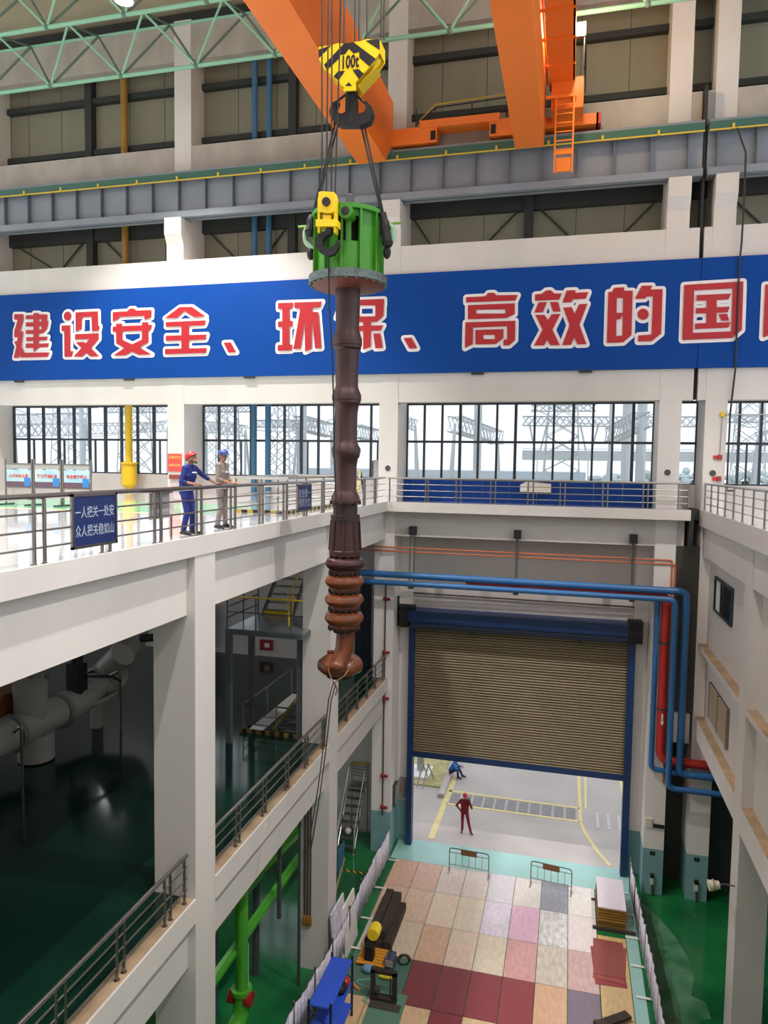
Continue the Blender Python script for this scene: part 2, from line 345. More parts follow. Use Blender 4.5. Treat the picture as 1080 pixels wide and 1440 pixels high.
# windows
def window(n, x0, x1, npan, label, y=31.2, z0=16.25, z1=19.62, op=(), zt=17.93):
    r = thing('window_%d' % n, label, 'window', ((x0+x1)/2, y, z0), kind='structure')
    mb = MB(); p = (x1-x0)/npan
    for z in (z0+0.03, zt, z1-0.05): mb.box(x0, x1, y-0.06, y+0.06, z-0.05, z+0.05)
    for i in range(npan+1):
        x = x0+i*p; t = 0.045 if i % 3 else 0.06
        mb.box(x-t, x+t, y-0.07, y+0.07, z0, z1)
    for i in op: mb.box(x0+i*p+0.28, x0+i*p+0.34, y-0.05, y+0.05, z0, zt)
    mb.build('window_frame', FRAME, r, smooth=False)
    bx(x0, x1, y-0.008, y+0.008, z0, z1).build('pane', GLASS, r, smooth=False)
    return r
window(1, -27.75, -17.83, 11, 'long slate-framed window at the far left behind the display stands', op=(1, 3, 5, 7, 9))
window(2, -17.0, -7.86, 11, 'long slate-framed window behind the two blue standpipes', op=(2, 6, 10))
window(3, -7.05, 3.22, 13, 'long slate-framed window above the blue boards')
window(4, 4.02, 4.85, 1, 'narrow one-pane-wide window between twin columns')
window(5, 5.62, 13.5, 10, 'slate-framed window at the right edge', op=(1, 4))
window(7, -14.2, -11.0, 4, 'unseen ground-floor window in the end wall, added to reflect in the floor', z0=4.2, z1=7.1, y=31.25, zt=5.6)  # unseen window added for the bright reflection on the ground floor
window(8, -17, -14.2, 3, 'unseen middle-floor window high in the end wall, added to reflect in the floor', z0=12.0, z1=14.6, y=31.25, zt=13.3)  # unseen window added for the bright reflection on the middle floor
# right wall: infill, beams, ledges, column
struct('wall_right', bx(5.25, 5.5, 2, 29.5, 6.6, F2-0.6), WHITE, 'recessed white infill wall on the right', 'wall')
struct('beam', bx(4.95, 5.6, 22.5, 29.45, 13.62, F2-0.6), WHITE, 'upper beam of the right wall, far bay', 'beam')
struct('beam', bx(4.97, 5.6, 2, 21.60, 13.62, F2-0.6), WHITE, 'upper beam of the right wall, near bay', 'beam')
for a, b, k in ((2, 21.63, 'near'), (22.5, 29.45, 'far')):
    for z, h, kk in ((10.2, 0.17, 'upper'), (7.36, 0.75, 'lower')):
        mb = bx(4.95, 5.3, a, b, z-h, z); mb.mi = 1; mb.box(4.96, 5.27, a, b, z, z+0.012)
        struct('trim_15', mb, [WHITE, DUST], 'dusty topped %s ledge of the right wall, %s bay' % (kk, k), 'ledge')
struct('column', bx(4.95, 5.75, 21.63, 22.5, 0, F2-0.6), WHITE, 'near white column of the right wall, lower right of the frame', 'column')
struct('wall_right', bx(9.0, 9.2, 2, 30.6, 0, F2-0.6), DKGREY, 'dark inner wall of the room at lower right', 'wall')
r = thing('window_6', 'small dark sliding window in the right wall', 'window', (5.24, 26.6, 11.8), kind='structure')
mb = MB()
for y in (25.2, 26.62, 28.06): mb.box(5.18, 5.27, y-0.05, y+0.05, 11.8, 13.04)
for z in (11.83, 13.0): mb.box(5.18, 5.27, 25.2, 28.06, z-0.05, z+0.05)
mb.build('window_frame', FRAME, r, smooth=False)
bx(5.21, 5.25, 25.2, 28.06, 11.8, 13.04).build('pane', mat('dark_room_pane', rgb(34, 40, 46), 0.06, spec=0.8), r, smooth=False)
bx(5.20, 5.21, 27.15, 27.75, 11.85, 12.98).build('curtain', mat('pale_curtain', rgb(200, 214, 210), 0.8), r, smooth=False)
r = thing('air_louvre', 'brown slatted air louvre in the right wall', 'louvre', (5.24, 26.5, 7.8))
mb = MB()
for i in range(16): mb.box(5.16, 5.25, 25.0, 28.08, 7.82+i*0.081, 7.848+i*0.081)
mb.build('slat', mat('louvre_slats', rgb(176, 160, 138), 0.6), r, smooth=False)
LVF = mat('louvre_frame', rgb(120, 106, 90), 0.6)
for y in (25.0, 26.5, 28.08): bx(5.15, 5.26, y-0.03, y+0.03, 7.78, 9.12).build('louvre_frame', LVF, r, smooth=False)
bx(5.235, 5.249, 25.0, 28.08, 7.8, 9.1).build('backing', mat('louvre_dark', rgb(40, 34, 30), 0.8), r, smooth=False)

# roller door
r = thing('door_1', 'tall half-open beige roller shutter door with blue frame', 'roller door', (-1.9, 30.6, 0), kind='structure')
mb = MB()
n = 50; z0, z1 = 4.2, 10.0
prof = []
for i in range(n):
    h = (z1-z0)/n; z = z0+i*h
    prof += [(30.65, z), (30.56, z+h*0.18), (30.55, z+h*0.5), (30.57, z+h*0.8), (30.65, z+h*0.97)]
poly = prof + [(30.7, z1), (30.7, z0)]
mb.prism(poly, 'x', -6.4, 2.55)
mb.build('shutter_curtain', SHUT, r, smooth=False)
bx(-6.4, 2.55, 30.5, 30.7, 4.0, 4.24).build('bottom_rail', SHUTB, r, smooth=False)
bx(-6.62, -6.37, 30.35, 30.75, 0, 10.2).build('guide_rail', SHUTB, r, smooth=False)
bx(2.5, 2.78, 30.35, 30.75, 0, 10.2).build('guide_rail', SHUTB, r, smooth=False)
bx(-6.75, 2.75, 30.0, 30.95, 10.12, 10.62).build('shutter_box', SHUTB, r, smooth=False)
mb = MB().cyl((-6.5, 30.2, 10.0), (2.6, 30.2, 10.0), 0.17, 14)
for x in (-5.6, -3.9, 0.6): mb.box(x-.05, x+.05, 30.1, 30.5, 9.7, 10.2)
mb.build('barrel', mat('dark_blue_barrel', rgb(40, 52, 78), 0.5), r)
bx(2.45, 3.0, 29.95, 30.7, 9.9, 10.75).build('gear_motor', BLACK, r, smooth=False)
mb = bx(-6.95, -6.6, 29.95, 30.7, 9.9, 10.75); mb.cyl((-7.2, 30.2, 10.75), (-6.3, 30.2, 10.75), 0.12, 10); mb.box(-7.15, -7.05, 30.1, 30.3, 9.9, 11.2)
mb.build('gear_motor', BLACK, r, smooth=False)

# ================================================================== CRANE RUNWAY AND BRIDGE
for x0, x1, xs, k in ((-40, 4.40, (-39, 1.45), 'left of the joint'), (4.56, 16, (4.9, 1.45), 'right of the joint')):
    r = thing('crane_runway_beam', 'grey stiffened crane runway beam, %s' % k, 'runway beam', (x0, 29.65, 27.73))
    mb = bx(x0, x1, 29.62, 29.68, 27.73, 29.7); mb.box(x0, x1, 29.35, 29.95, 27.73, 28.0); mb.box(x0, x1, 29.35, 29.95, 29.6, 29.72)
    x = x0+0.3
    mb.build('web', BEAMST, r, smooth=False)
    mb = MB()
    while x < x1:
        mb.box(x, x+0.035, 29.40, 29.62, 28.0, 29.6); x += 1.32
    mb.build('stiffener', mat('stiffener_steel', rgb(96, 102, 112), 0.5), r, smooth=False)
    mb = bx(x0, x1, 29.28, 29.36, 29.32, 29.60)
    mb.build('conductor_rail', mat('conductor_green', rgb(52, 96, 82), 0.5), r, smooth=False)
    mb = bx(x0, x1, 29.24, 29.29, 29.26, 29.31); x = x0+0.8; kk = 0
    while x < x1:
        mb.box(x-0.04, x+0.04, 29.22, 29.3, 29.26, 29.45); x += 2.0; kk += 1
    mb.build('yellow_strip', mat('yellow_trolley_wire', rgb(206, 178, 60), 0.5), r, smooth=False)
    bx(x0, x1, 29.58, 29.72, 29.72, 29.82).build('rail', DKGREY, r, smooth=False)

crane = thing('overhead_crane', 'orange overhead bridge crane spanning the hall on its end carriage', 'crane', (-4.9, 29.6, 29.8))
def girder(x0, x1):
    mb = MB(); mb.prism([(-2, 28.9), (28.4, 28.9), (29.5, 30.1), (29.5, 31.65), (-2, 31.65)], 'x', x0, x1)
    return mb.build('girder', ORANGE, crane, smooth=False)
girder(-8.62, -7.46)
g2 = girder(-2.40, -1.34)
bx(-2.45, -1.28, -2, 29.5, 31.65, 31.72).build('girder_cap', ORANGE, crane, smooth=False)
for q in ((-7.46, -5.6, 29.3, 29.95, 29.86, 30.5), (-3.5, -2.4, 29.3, 29.95, 29.86, 30.5), (-1.34, 0.62, 29.3, 29.95, 29.95, 30.35)): bx(*q).build('end_carriage', ORANGE, crane, smooth=False)
mb = bx(-6.3, -3.1, 29.25, 30.0, 30.42, 30.72); mb.build('carriage_bridge', ORANGE, crane, smooth=False)
for x in (-5.75, -3.35): bx(x-0.1, x+0.1, 29.27, 29.31, 29.95, 30.3).build('buffer', BLACK, crane, smooth=False)
bx(0.55, 0.72, 29.3, 29.9, 29.95, 30.35).build('buffer', REDP, crane, smooth=False)
mb = MB()
pr = [(-6.6, 30.5), (-5.75, 31.1), (-4.2, 31.75), (-2.6, 32.0)]
for z in (0, 0.45): mb.tube([(-6.6, 29.95, 30.5+z*0.9), (-5.8, 29.95, 31.05+z), (-4.3, 29.95, 31.1+z), (-2.9, 29.95, 31.15+z), (-2.3, 29.95, 30.75+z)], 0.028, 6)
for x in (-6.6, -5.8, -4.3, -2.9, -2.3): mb.tube([(x, 29.95, 30.5), (x, 29.95, 31.5)], 0.028, 6)
mb.build('guard_rail', SEAM, crane)
MB().tube([(-6.5, 29.95, 31.0), (-5.8, 29.95, 31.62), (-2.9, 29.95, 31.72)], 0.03, 6).build('guard_top_rail', mat('guard_yellow', rgb(190, 160, 60), 0.5), crane)
# service platform hung on the outer side of the second girder
mb = bx(-1.2, -0.28, -2, 28.9, 31.1, 31.2); 
for i in range(9): mb.box(-1.34, -0.25, 27.0-i*1.6, 27.05-i*1.6, 31.04, 31.12)
mb.box(-0.34, -0.26, -2, 28.9, 31.1, 31.4)
mb.build('service_walkway', ORANGE, crane, smooth=False)
mb = bx(-1.1, 0.05, 28.2, 29.3, 30.1, 31.2); mb.build('cab_bracket', ORANGE, crane, smooth=False)
mb = MB()
for x in (-0.92, -0.28): mb.bar((x, 28.1, 30.5), (x, 28.1, 27.75), 0.06, 0.1)
for i in range(6): mb.bar((-0.92, 28.1, 30.2-i*0.32), (-0.28, 28.1, 30.2-i*0.32), 0.04, 0.04)
mb.box(-0.95, -0.25, 28.06, 28.14, 28.42, 28.56); mb.box(-0.86, -0.34, 28.08, 28.12, 27.8, 28.3); mb.box(-1.3, -0.2, 28.05, 28.15, 30.45, 30.55)
mb.build('ladder', mat('ladder_orange', rgb(242, 132, 44), 0.45), crane, smooth=False)
mb = MB()
for z in (31.3, 31.75, 32.2): mb.tube([(0.02, 27.0, z), (0.1, 28.8, z)], 0.025, 6)
for y in (27.0, 28.8): mb.tube([(0.02+(y-27)*.045, y, 30.9), (0.02+(y-27)*.045, y, 32.2)], 0.025, 6)
mb.build('guard_rail', SEAM, crane)
# flood lamp on the crane
fl = aty(809, 43, 27.0)
r = thing('flood_lamp', 'lit square flood lamp on the crane walkway', 'lamp', fl)
bx(fl.x-0.36, fl.x+0.36, fl.y-0.06, fl.y+0.1, fl.z-0.24, fl.z+0.24).build('housing', DKGREY, r, smooth=False)
bx(fl.x-0.33, fl.x+0.33, fl.y-0.08, fl.y-0.06, fl.z-0.21, fl.z+0.21).build('lit_face', mat('lamp_face', (1.0, 0.80, 0.58, 1), emit=14.0), r, smooth=False)
MB().tube(fillet([(fl.x-0.25, fl.y, fl.z-0.2), (fl.x-0.3, fl.y, fl.z-0.75), (fl.x-0.2, fl.y, fl.z-0.95), (fl.x-0.1, fl.y, fl.z-0.5)], 0.1), 0.025, 6).build('cable', mat('cable_tan', rgb(206, 150, 100), 0.6), r)
ld = bpy.data.lights.new('flood_light', 'POINT'); ld.energy = 500; ld.color = (1.0, 0.72, 0.42); ld.shadow_soft_size = 0.2
lo = bpy.data.objects.new('flood_light', ld); COL.objects.link(lo); lo.parent = r; lo.location = (0.25, -0.35, 0.05)

# green roof trusses
def truss_row(yb, zb, ynear, znear, yfar, zfar, x0, pitch, n, label):
    r = thing('roof_truss', label, 'roof truss', (x0, yb, zb))
    L = x0+pitch*n
    MB().tube([(x0, yb, zb), (L, yb, zb)], 0.085, 8).build('bottom_chord', TRUSS, r)
    MB().tube([(x0-1.8, ynear, znear), (L, ynear, znear)], 0.06, 8).build('top_chord', TRUSS, r)
    MB().tube([(x0-1.8, yfar, zfar), (L, yfar, zfar)], 0.06, 8).build('top_chord', TRUSS, r)
    mb = MB(); mb2 = MB()
    for i in range(n+1):
        x = x0+pitch*i
        for s in (-1, 1):
            mb.tube([(x, yb, zb), (x+s*pitch/2, ynear, znear)], 0.05, 6); mb2.tube([(x, yb, zb), (x+s*pitch/2, yfar, zfar)], 0.05, 6)
        mb2.ell((x, yb, zb), 0.13, 0.13, 0.13, 8, 6)
        mb2.tube([(x+pitch/2, ynear, znear), (x+pitch/2, yfar, zfar)], 0.04, 6)
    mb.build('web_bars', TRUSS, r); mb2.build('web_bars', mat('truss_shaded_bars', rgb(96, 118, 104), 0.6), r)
truss_row(28.0, 33.3, 26.9, 35.05, 28.9, 35.66, -33.25, 3.54, 14, 'pale green tubular roof truss nearest the end wall')
truss_row(25.6, 34.17, 24.6, 36.0, 26.6, 36.4, -35.0, 3.54, 14, 'pale green tubular roof truss at the very top edge')
# high-bay lamps hanging from the roof (one shows at the top edge)
lp = aty(174, 1, 24.0)
def high_bay(x, y, z, label, g):
    r = thing('high_bay_lamp', label, 'lamp', (x, y, z), g)
    MB().lathe([(0.1, 0.35), (0.16, 0.3), (0.38, 0.0), (0.36, 0.0)], (x, y, z), 20).build('lamp_shade', GREYM, r)
    MB().lathe([(0.02, 0.012), (0.33, 0.012), (0.33, 0.0), (0.02, 0.0)], (x, y, z), 20).build('lit_face', mat('bay_lamp_face', (1, 1, 1, 1), emit=25.0), r)
    MB().tube([(x, y, z+0.35), (x, y, z+1.5)], 0.02, 6).build('stem', DKGREY, r)
    ld = bpy.data.lights.new('bay_light', 'SPOT'); ld.energy = LAMP_W; ld.spot_size = 1.65; ld.spot_blend = 0.45; ld.shadow_soft_size = 0.4; ld.color = (1.0, 0.96, 0.93)
    lo = bpy.data.objects.new('bay_light', ld); COL.objects.link(lo); lo.parent = r; lo.location = (0, 0, -0.05)
high_bay(lp.x, lp.y, lp.z, 'round lit high-bay lamp under the roof at the top edge', None)
for y in (3.0, 14.5):
    for x in (-24.0, -13.0, -1.5, 9.0):
        high_bay(x, y, 36.0 if y < 20 else 36.6, 'round high-bay lamp in the roof rows out of view', 'high-bay lamps in the roof rows')

# ================================================================== HOOK BLOCK, SLINGS, PUMP
PX, PY = -5.53, 17.5
def zp(py): return aty(488, py, PY).z
def xz(pts, Y): return [(p.x, p.z) for p in (aty(a, b, Y) for a, b in pts)]
def crop(pts, ox, oy, k): return [(ox+a/k, oy+b/k) for a, b in pts]
hb = thing('hook_block', 'yellow and black striped crane hook block marked 100t', 'hook block', (PX, 17.25, 26.0))
OX, OY, K = 420, 40, 6.75
Y0 = 17.0
outl = crop([(190, 175), (770, 95), (770, 225), (700, 330), (540, 510), (540, 585), (440, 590), (430, 560), (240, 370), (190, 290)], OX, OY, K)
mb = MB(); mb.prism(xz(outl, Y0), 'y', Y0, Y0+0.05); mb.prism(xz(outl, Y0), 'y', Y0+0.45, Y0+0.5)
mb.build('cheek_plate', YELLOW, hb, smooth=False)
mb = MB()
def strip(pts, Y): 
    mb.poly([(p.x, Y, p.z) for p in (aty(a, b, Y) for a, b in crop(pts, OX, OY, K))])
S = [[(190, 178), (300, 162), (190, 275)], [(190, 200), (300, 162), (310, 162), (190, 285)], [(240, 345), (430, 142), (520, 130), (735, 290), (670, 360), (575, 275), (575, 222), (522, 238), (478, 192), (440, 245), (385, 255), (380, 290), (270, 395)],
     [(635, 115), (770, 96), (770, 205)], [(330, 455), (375, 405), (440, 402), (380, 492)], [(510, 392), (570, 385), (620, 430), (575, 485)], [(440, 545), (475, 510), (510, 545)]]
for s_ in S[1:]: strip(s_, Y0-0.004)
mb.build('hazard_stripes', HZBLACK, hb, smooth=False, fix=False)
c = aty(*crop([(478, 322)], OX, OY, K)[0], Y0-0.006)
sx = (aty(490, 88, Y0)-aty(480, 88.6, Y0)).normalized()
text_mb('100t', 0.42, MX(c+Vector((0.02, -0.004, 0)), (1, 0, 0.0), (0, 0, 1)), squeeze=0.58, bold=0.012).build('lettering', HZBLACK, hb, smooth=False, fix=False)
mb = MB()
q = [aty(a, b, Y0+0.1) for a, b in crop([(660, 370), (790, 350), (540, 600), (600, 600)], OX, OY, K)]
p0, p1 = aty(*crop([(772, 220)], OX, OY, K)[0], Y0), aty(*crop([(545, 560)], OX, OY, K)[0], Y0)
mb.bar((p0.x-0.1, Y0+0.26, p0.z-0.28), (p1.x+0.03, Y0+0.26, p1.z+0.05), 0.4, 0.03)
YIN = mat('crane_yellow_inner', rgb(206, 172, 22), 0.5); mb.build('side_plate', YIN, hb, smooth=False)
p2 = aty(*crop([(770, 97)], OX, OY, K)[0], Y0); bx(p2.x-0.03, p2.x, Y0+0.06, Y0+0.44, p0.z, p2.z).build('side_plate', YIN, hb, smooth=False)
p3 = aty(*crop([(190, 175)], OX, OY, K)[0], Y0); bx(p3.x, p3.x+0.03, Y0+0.06, Y0+0.44, p3.z-0.35, p3.z).build('side_plate', YIN, hb, smooth=False)
for cx in (350, 630):
    c = aty(*crop([(cx, 225 if cx < 500 else 185)], OX, OY, K)[0], Y0)
    MB().lathe([(0.26, Y0+0.12), (0.32, Y0+0.12), (0.28, Y0+0.24), (0.32, Y0+0.36), (0.26, Y0+0.36)], (c.x, 0, c.z-0.05), 24, 'y').build('sheave', YELLOW, hb)
# double hook
mb = MB()
hz0 = aty(495, 122, Y0).z; hcx = aty(493, 150, 17.25).x
mb.cyl((hcx, 17.25, hz0+0.05), (hcx, 17.25, hz0-0.75), 0.13, 16)
body = crop([(455, 560), (540, 560), (540, 790), (580, 805), (620, 790), (640, 750), (615, 690), (640, 685), (690, 740), (700, 800), (670, 880), (600, 915), (380, 915), (310, 860), (288, 790), (310, 710), (370, 675), (345, 740), (370, 800), (410, 808), (455, 785)], OX, OY, K)
mb.prism(xz(body, 17.13), 'y', 17.13, 17.37)
mb.build('double_hook', HOOKM, hb)
mb = MB()
for a, b in (((445, 630), (365, 690)), ((545, 635), (625, 705))):
    A = aty(*crop([a], OX, OY, K)[0], 17.2); B = aty(*crop([b], OX, OY, K)[0], 17.2); MB().tube([A, B], 0.03, 8).build('safety_latch', HOOKM, hb)
# hoist ropes to the trolley
top_z = 33.5
tops = [(453, 'first from the left, in front of the block'), ]
rope_px = [(490, 'left of centre'), (498, 'centre left'), (505, 'centre'), (518, 'centre right'), (529, 'right of centre'), (536, 'rightmost'), (540, 'far right edge')]
for i, (px, k) in enumerate([(478, 'leftmost'), (484, 'second from left'), (499, 'third from left'), (505, 'fourth from left'), (516, 'fifth from left'), (536, 'sixth from left'), (540, 'rightmost')]):
    p = aty(px, 62, 17.25)
    o = MB().tube([(p.x, 17.25, 27.0), (p.x, 17.25, top_z)], 0.022, 6).build('hoist_rope', ROPE)
    tag(o, 'black hoist rope above the striped hook block, %s of seven' % k, 'rope', 'main hoist ropes')
# auxiliary hook
ax_ = thing('auxiliary_hook_block', 'small yellow hook block with black hook hanging in front of green motor stool', 'hook block', (-5.9, 16.4, 22.6))
AY = 16.45
OX2, OY2, K2 = 420, 260, 6.75
P2 = lambda pts, Y: xz(crop(pts, OX2, OY2, K2), Y)
mb = MB(); mb.prism(P2([(205, 85), (235, 78), (350, 85), (362, 140), (360, 270), (300, 285), (210, 270), (200, 140)], AY), 'y', AY-0.12, AY+0.12)
mb.build('sheave_guard', YELLOW, ax_)
c = aty(*crop([(280, 180)], OX2, OY2, K2)[0], AY)
MB().lathe([(0.06, AY-0.17), (0.1, AY-0.17), (0.1, AY+0.17), (0.06, AY+0.17)], (c.x, 0, c.z), 14, 'y').build('sheave_pin', HZBLACK, ax_)
mb = MB()
for a, b in ((192, 212), (345, 365)): mb.prism(P2([(a, 140), (b, 140), (b, 465), (a, 465)], AY), 'y', AY-0.09, AY+0.09)
mb.prism(P2([(180, 345), (382, 345), (382, 410), (180, 410)], AY), 'y', AY-0.14, AY+0.14); mb.prism(P2([(245, 300), (320, 300), (320, 350), (245, 350)], AY), 'y', AY-0.1, AY+0.1)
mb.build('hook_yoke', YELLOW, ax_, smooth=False)
mb = MB(); mb.prism(P2([(275, 400), (320, 400), (315, 465), (260, 500), (235, 540), (245, 590), (290, 612), (340, 590), (375, 530), (388, 550), (380, 610), (340, 665), (280, 682), (210, 650), (170, 590), (168, 520), (200, 470), (270, 440)], AY), 'y', AY-0.07, AY+0.07)
mb.build('hook', HOOKM, ax_)
for i, (a, b, k) in enumerate([(453, 452.5, 'leftmost'), (462, 459, 'second'), (467, 466, 'third'), (480, 471, 'rightmost')]):
    A = aty(b, 274, AY); B = aty(a, 2, AY); d = (B-A); B = A+d*1.25
    o = MB().tube([A, B], 0.018, 6).build('hoist_rope', ROPE); tag(o, 'thin black rope to the small yellow hook block, %s of four' % k, 'rope', 'auxiliary hoist ropes')
A = aty(462, 358, AY-0.02)
pts = [A, aty(463, 430, 16.7), aty(467, 500, 16.9), aty(469, 560, 17.0), aty(470, 640, 17.0), aty(474, 740, 16.95)]
tag(MB().tube(pts, 0.02, 6).build('control_cable', ROPE), 'thin black cable running down along the pump pipe', 'cable')

# pump
pump = thing('vertical_pump', 'long red-brown vertical pump with green motor stool hanging from the crane', 'pump', (PX, PY, 11.4))
R = lambda half: half*0.01815
def ring(profile, name, m, n=36, sub=None):
    return MB().lathe([(R(h), zp(y)) for h, y in profile], (PX, PY, 0), n).build(name, m, sub or pump)
ring([(30, 303), (50, 303), (50, 309), (30, 309)], 'top_flange', GREENP, 40)
ring([(28, 392), (54, 391), (54, 402), (28, 402)], 'base_flange', GALV, 40)
ring([(10, 402.5), (50, 402.3), (44, 406), (18, 408)], 'base_plate', mat('red_brown_plate', rgb(104, 48, 40), 0.5), 40)
# stool shell with openings: curved panels
mb = MB(); r0 = R(44)
def panel(a0, a1, za, zb, n=8):
    for i in range(n):
        b0 = a0+(a1-a0)*i/n; b1 = a0+(a1-a0)*(i+1)/n; v = []
        for rr in (r0, r0-0.04):
            v.append([Vector((PX+rr*math.cos(t), PY+rr*math.sin(t), z)) for t, z in ((b0, za), (b1, za), (b1, zb), (b0, zb))])
        for s in v: mb.poly(s)
        for j in range(4): mb.poly([v[0][j], v[0][(j+1) % 4], v[1][(j+1) % 4], v[1][j]])
zb_, zt_, zm1, zm2 = zp(391), zp(309), zp(352), zp(318)
D = PI/180
for k in range(4):
    a = -90*D+0.305+k*PI/2
    panel(a-0.62, a+0.62, zb_, zm1); panel(a-0.62, a+0.62, zm2, zt_); panel(a-0.62, a-0.33, zm1, zm2, 4); panel(a+0.33, a+0.62, zm1, zm2, 4); panel(a-0.08, a+0.08, zm1, zm2, 2)
    panel(a+0.62, a+PI/2-0.62, zb_, zt_, 4)
mb.build('motor_stool', GREENP, pump)
for k in range(12):
    a = k*PI/6+0.12; m2 = MB(); ca, sa = math.cos(a), math.sin(a)
    r1 = R(49.5); t = 0.022
    M = Matrix(((ca, -sa, 0, PX), (sa, ca, 0, PY), (0, 0, 1, 0), (0, 0, 0, 1)))
    m2.box(r0-0.03, r1, -t, t, zb_, zt_, M); m2.build('rib', GREENP, pump, smooth=False)
MB().cyl((PX, PY, zb_), (PX, PY, zt_), R(24), 24).build('inner_drum', mat('dark_green_inner', rgb(22, 44, 22), 0.6), pump)
mb = MB().lathe([(0.09, -0.2), (0.17, -0.2), (0.17, 0.2), (0.09, 0.2)], (aty(488, 317, PY-0.85).x, PY-0.8, zp(317)), 18, 'y'); st_ = mb.build('pipe_stub', GREENP, pump); MB().lathe([(0.01, -0.215), (0.1, -0.215), (0.1, -0.2), (0.01, -0.2)], (aty(488, 317, PY-0.85).x, PY-0.8, zp(317)), 18, 'y').build('bore_shade', BLACK, st_)  # black disc paints the dark inside of the closed stub
mb = MB().lathe([(0.03, zp(303)), (R(6), zp(303)), (R(6), zp(297)), (R(10), zp(293)), (R(10.5), zp(289)), (R(6), zp(287)), (R(5.5), zp(276)), (0.05, zp(273))], (PX+0.03, PY, 0), 20); mb.build('shaft_coupling', DKGREY, pump)
mb = MB()
for k in range(24):
    a = 2*PI*k/24; mb.cyl((PX+R(51)*math.cos(a), PY+R(51)*math.sin(a), zp(404)), (PX+R(51)*math.cos(a), PY+R(51)*math.sin(a), zp(398)), 0.035, 6)
mb.build('flange_bolts', GALV, pump)
# column pipes
mk = lambda prof, name, m: ring(prof, name, m)
mk([(10, 403), (17, 403), (17, 425), (16, 463), (18, 470), (20.5, 477), (20.5, 486), (10, 486)], 'column_pipe', PUMPBR)
mk([(10, 486), (19.5, 486.3), (19.5, 490), (17, 493), (16, 505), (15.5, 543), (17.5, 549), (20.5, 556), (20.5, 563), (10, 563)], 'column_pipe', PUMPBR)
mk([(10, 563), (19.5, 563.3), (19.5, 567), (17, 571), (15.5, 582), (15.2, 618), (17, 625), (20.5, 631), (20.5, 637), (10, 637)], 'column_pipe', PUMPBR)
mk([(10, 637), (19.5, 637.3), (19.5, 641), (16.5, 646), (15.2, 656), (15.2, 688), (16.5, 692), (20, 699), (20.5, 707), (10, 707)], 'column_pipe', PUMPBR)
mk([(8, 707), (17, 707.2), (17, 723), (20.5, 724), (20.5, 731), (8, 731)], 'spacer_pipe', PUMPDK)
lw = mk([(8, 731), (19, 731.2), (20.5, 760), (21.5, 773), (22.5, 774), (22.5, 781), (8, 781)], 'bell_section', PUMPBR)
mb = MB()
for k in range(8):
    a = k*PI/4+0.2; MB().bar((PX+R(19.5)*math.cos(a), PY+R(19.5)*math.sin(a), zp(732)), (PX+R(22)*math.cos(a), PY+R(22)*math.sin(a), zp(774)), 0.05, 0.05).build('rib', PUMPDK, lw, smooth=False)
for k in range(12):
    a = k*PI/6
    for q in ((20.5, 709, 704), (20, 784, 779)): MB().cyl((PX+R(q[0])*math.cos(a), PY+R(q[0])*math.sin(a), zp(q[1])), (PX+R(q[0])*math.cos(a), PY+R(q[0])*math.sin(a), zp(q[2])), 0.04, 6).build('bolt', PUMPDK, lw)
for i, (a, b) in enumerate(((783, 807), (808, 832), (834, 857), (859, 884))):
    h = b-a; m = [PUMPBR, PUMPOR, PUMPOR, PUMPOR][i]
    bo = ring([(14, a-1), (20, a), (25, a+0.12*h), (27.5, a+0.32*h), (27.5, a+0.45*h), (25, a+0.62*h), (22, a+0.72*h), (22, a+0.9*h), (12, a+0.9*h)], 'pump_bowl', m)
    mb = MB().lathe([(R(12), zp(b)), (R(21), zp(b)), (R(22.3), zp(a+0.84*h)), (R(12), zp(a+0.84*h))], (PX, PY, 0), 32)
    for k in range(16):
        t = 2*PI*k/16; mb.cyl((PX+R(21.8)*math.cos(t), PY+R(21.8)*math.sin(t), zp(b+1.5)), (PX+R(21.8)*math.cos(t), PY+R(21.8)*math.sin(t), zp(a+.8*h)), 0.024, 6)
    mb.build('bolt_ring', PUMPDK, bo)
ring([(6, 884), (15, 884.5), (15, 889), (6, 889)], 'neck_flange', PUMPDK)
n0 = Vector((PX+0.05, PY, zp(887))); bl = Vector((-5.73, PY+0.35, aty(478, 932, PY+0.35).z))
mb = MB().tube([n0, n0+Vector((-0.03, -0.02, -0.45)), n0+Vector((-0.09, -0.12, -0.72)), n0+Vector((-0.13, -0.25, -0.9))], 0.235, 20, r1=0.215)
mb.ell(n0+Vector((-0.13, -0.22, -0.86)), 0.22, 0.24, 0.19, 20, 10)
mb.build('neck_pipe', PUMPOR, pump)
mb = MB().lathe([(0.2, 0.24), (0.3, 0.24), (0.47, 0.16), (0.58, 0.08), (0.62, 0.0), (0.62, -0.14), (0.54, -0.22), (0.38, -0.28), (0.2, -0.28)], bl, 9); 
vo = mb.build('suction_volute', PUMPOR, pump)
mo = vo.modifiers.new('round', 'BEVEL'); mo.width = 0.06; mo.segments = 3; mo.limit_method = 'ANGLE'
MB().lathe([(0.1, -0.27), (0.40, -0.27), (0.36, -0.36), (0.1, -0.36)], bl, 24).build('suction_ring', PUMPDK, pump)
mb = MB(); mb.tube([bl+Vector((0.18, -0.2, 0.30)), bl+Vector((0.28, -0.2, 0.28)), bl+Vector((0.36, -0.22, 0.16))], 0.05, 8); LUG = mat('dark_red_lug', rgb(110, 40, 34), 0.4); mb.build('lug', LUG, pump)
MB().tube([bl+Vector((-0.36, 0, 0.26)), bl+Vector((-0.2, 0, 0.28))], 0.05, 8).build('lug', LUG, pump)
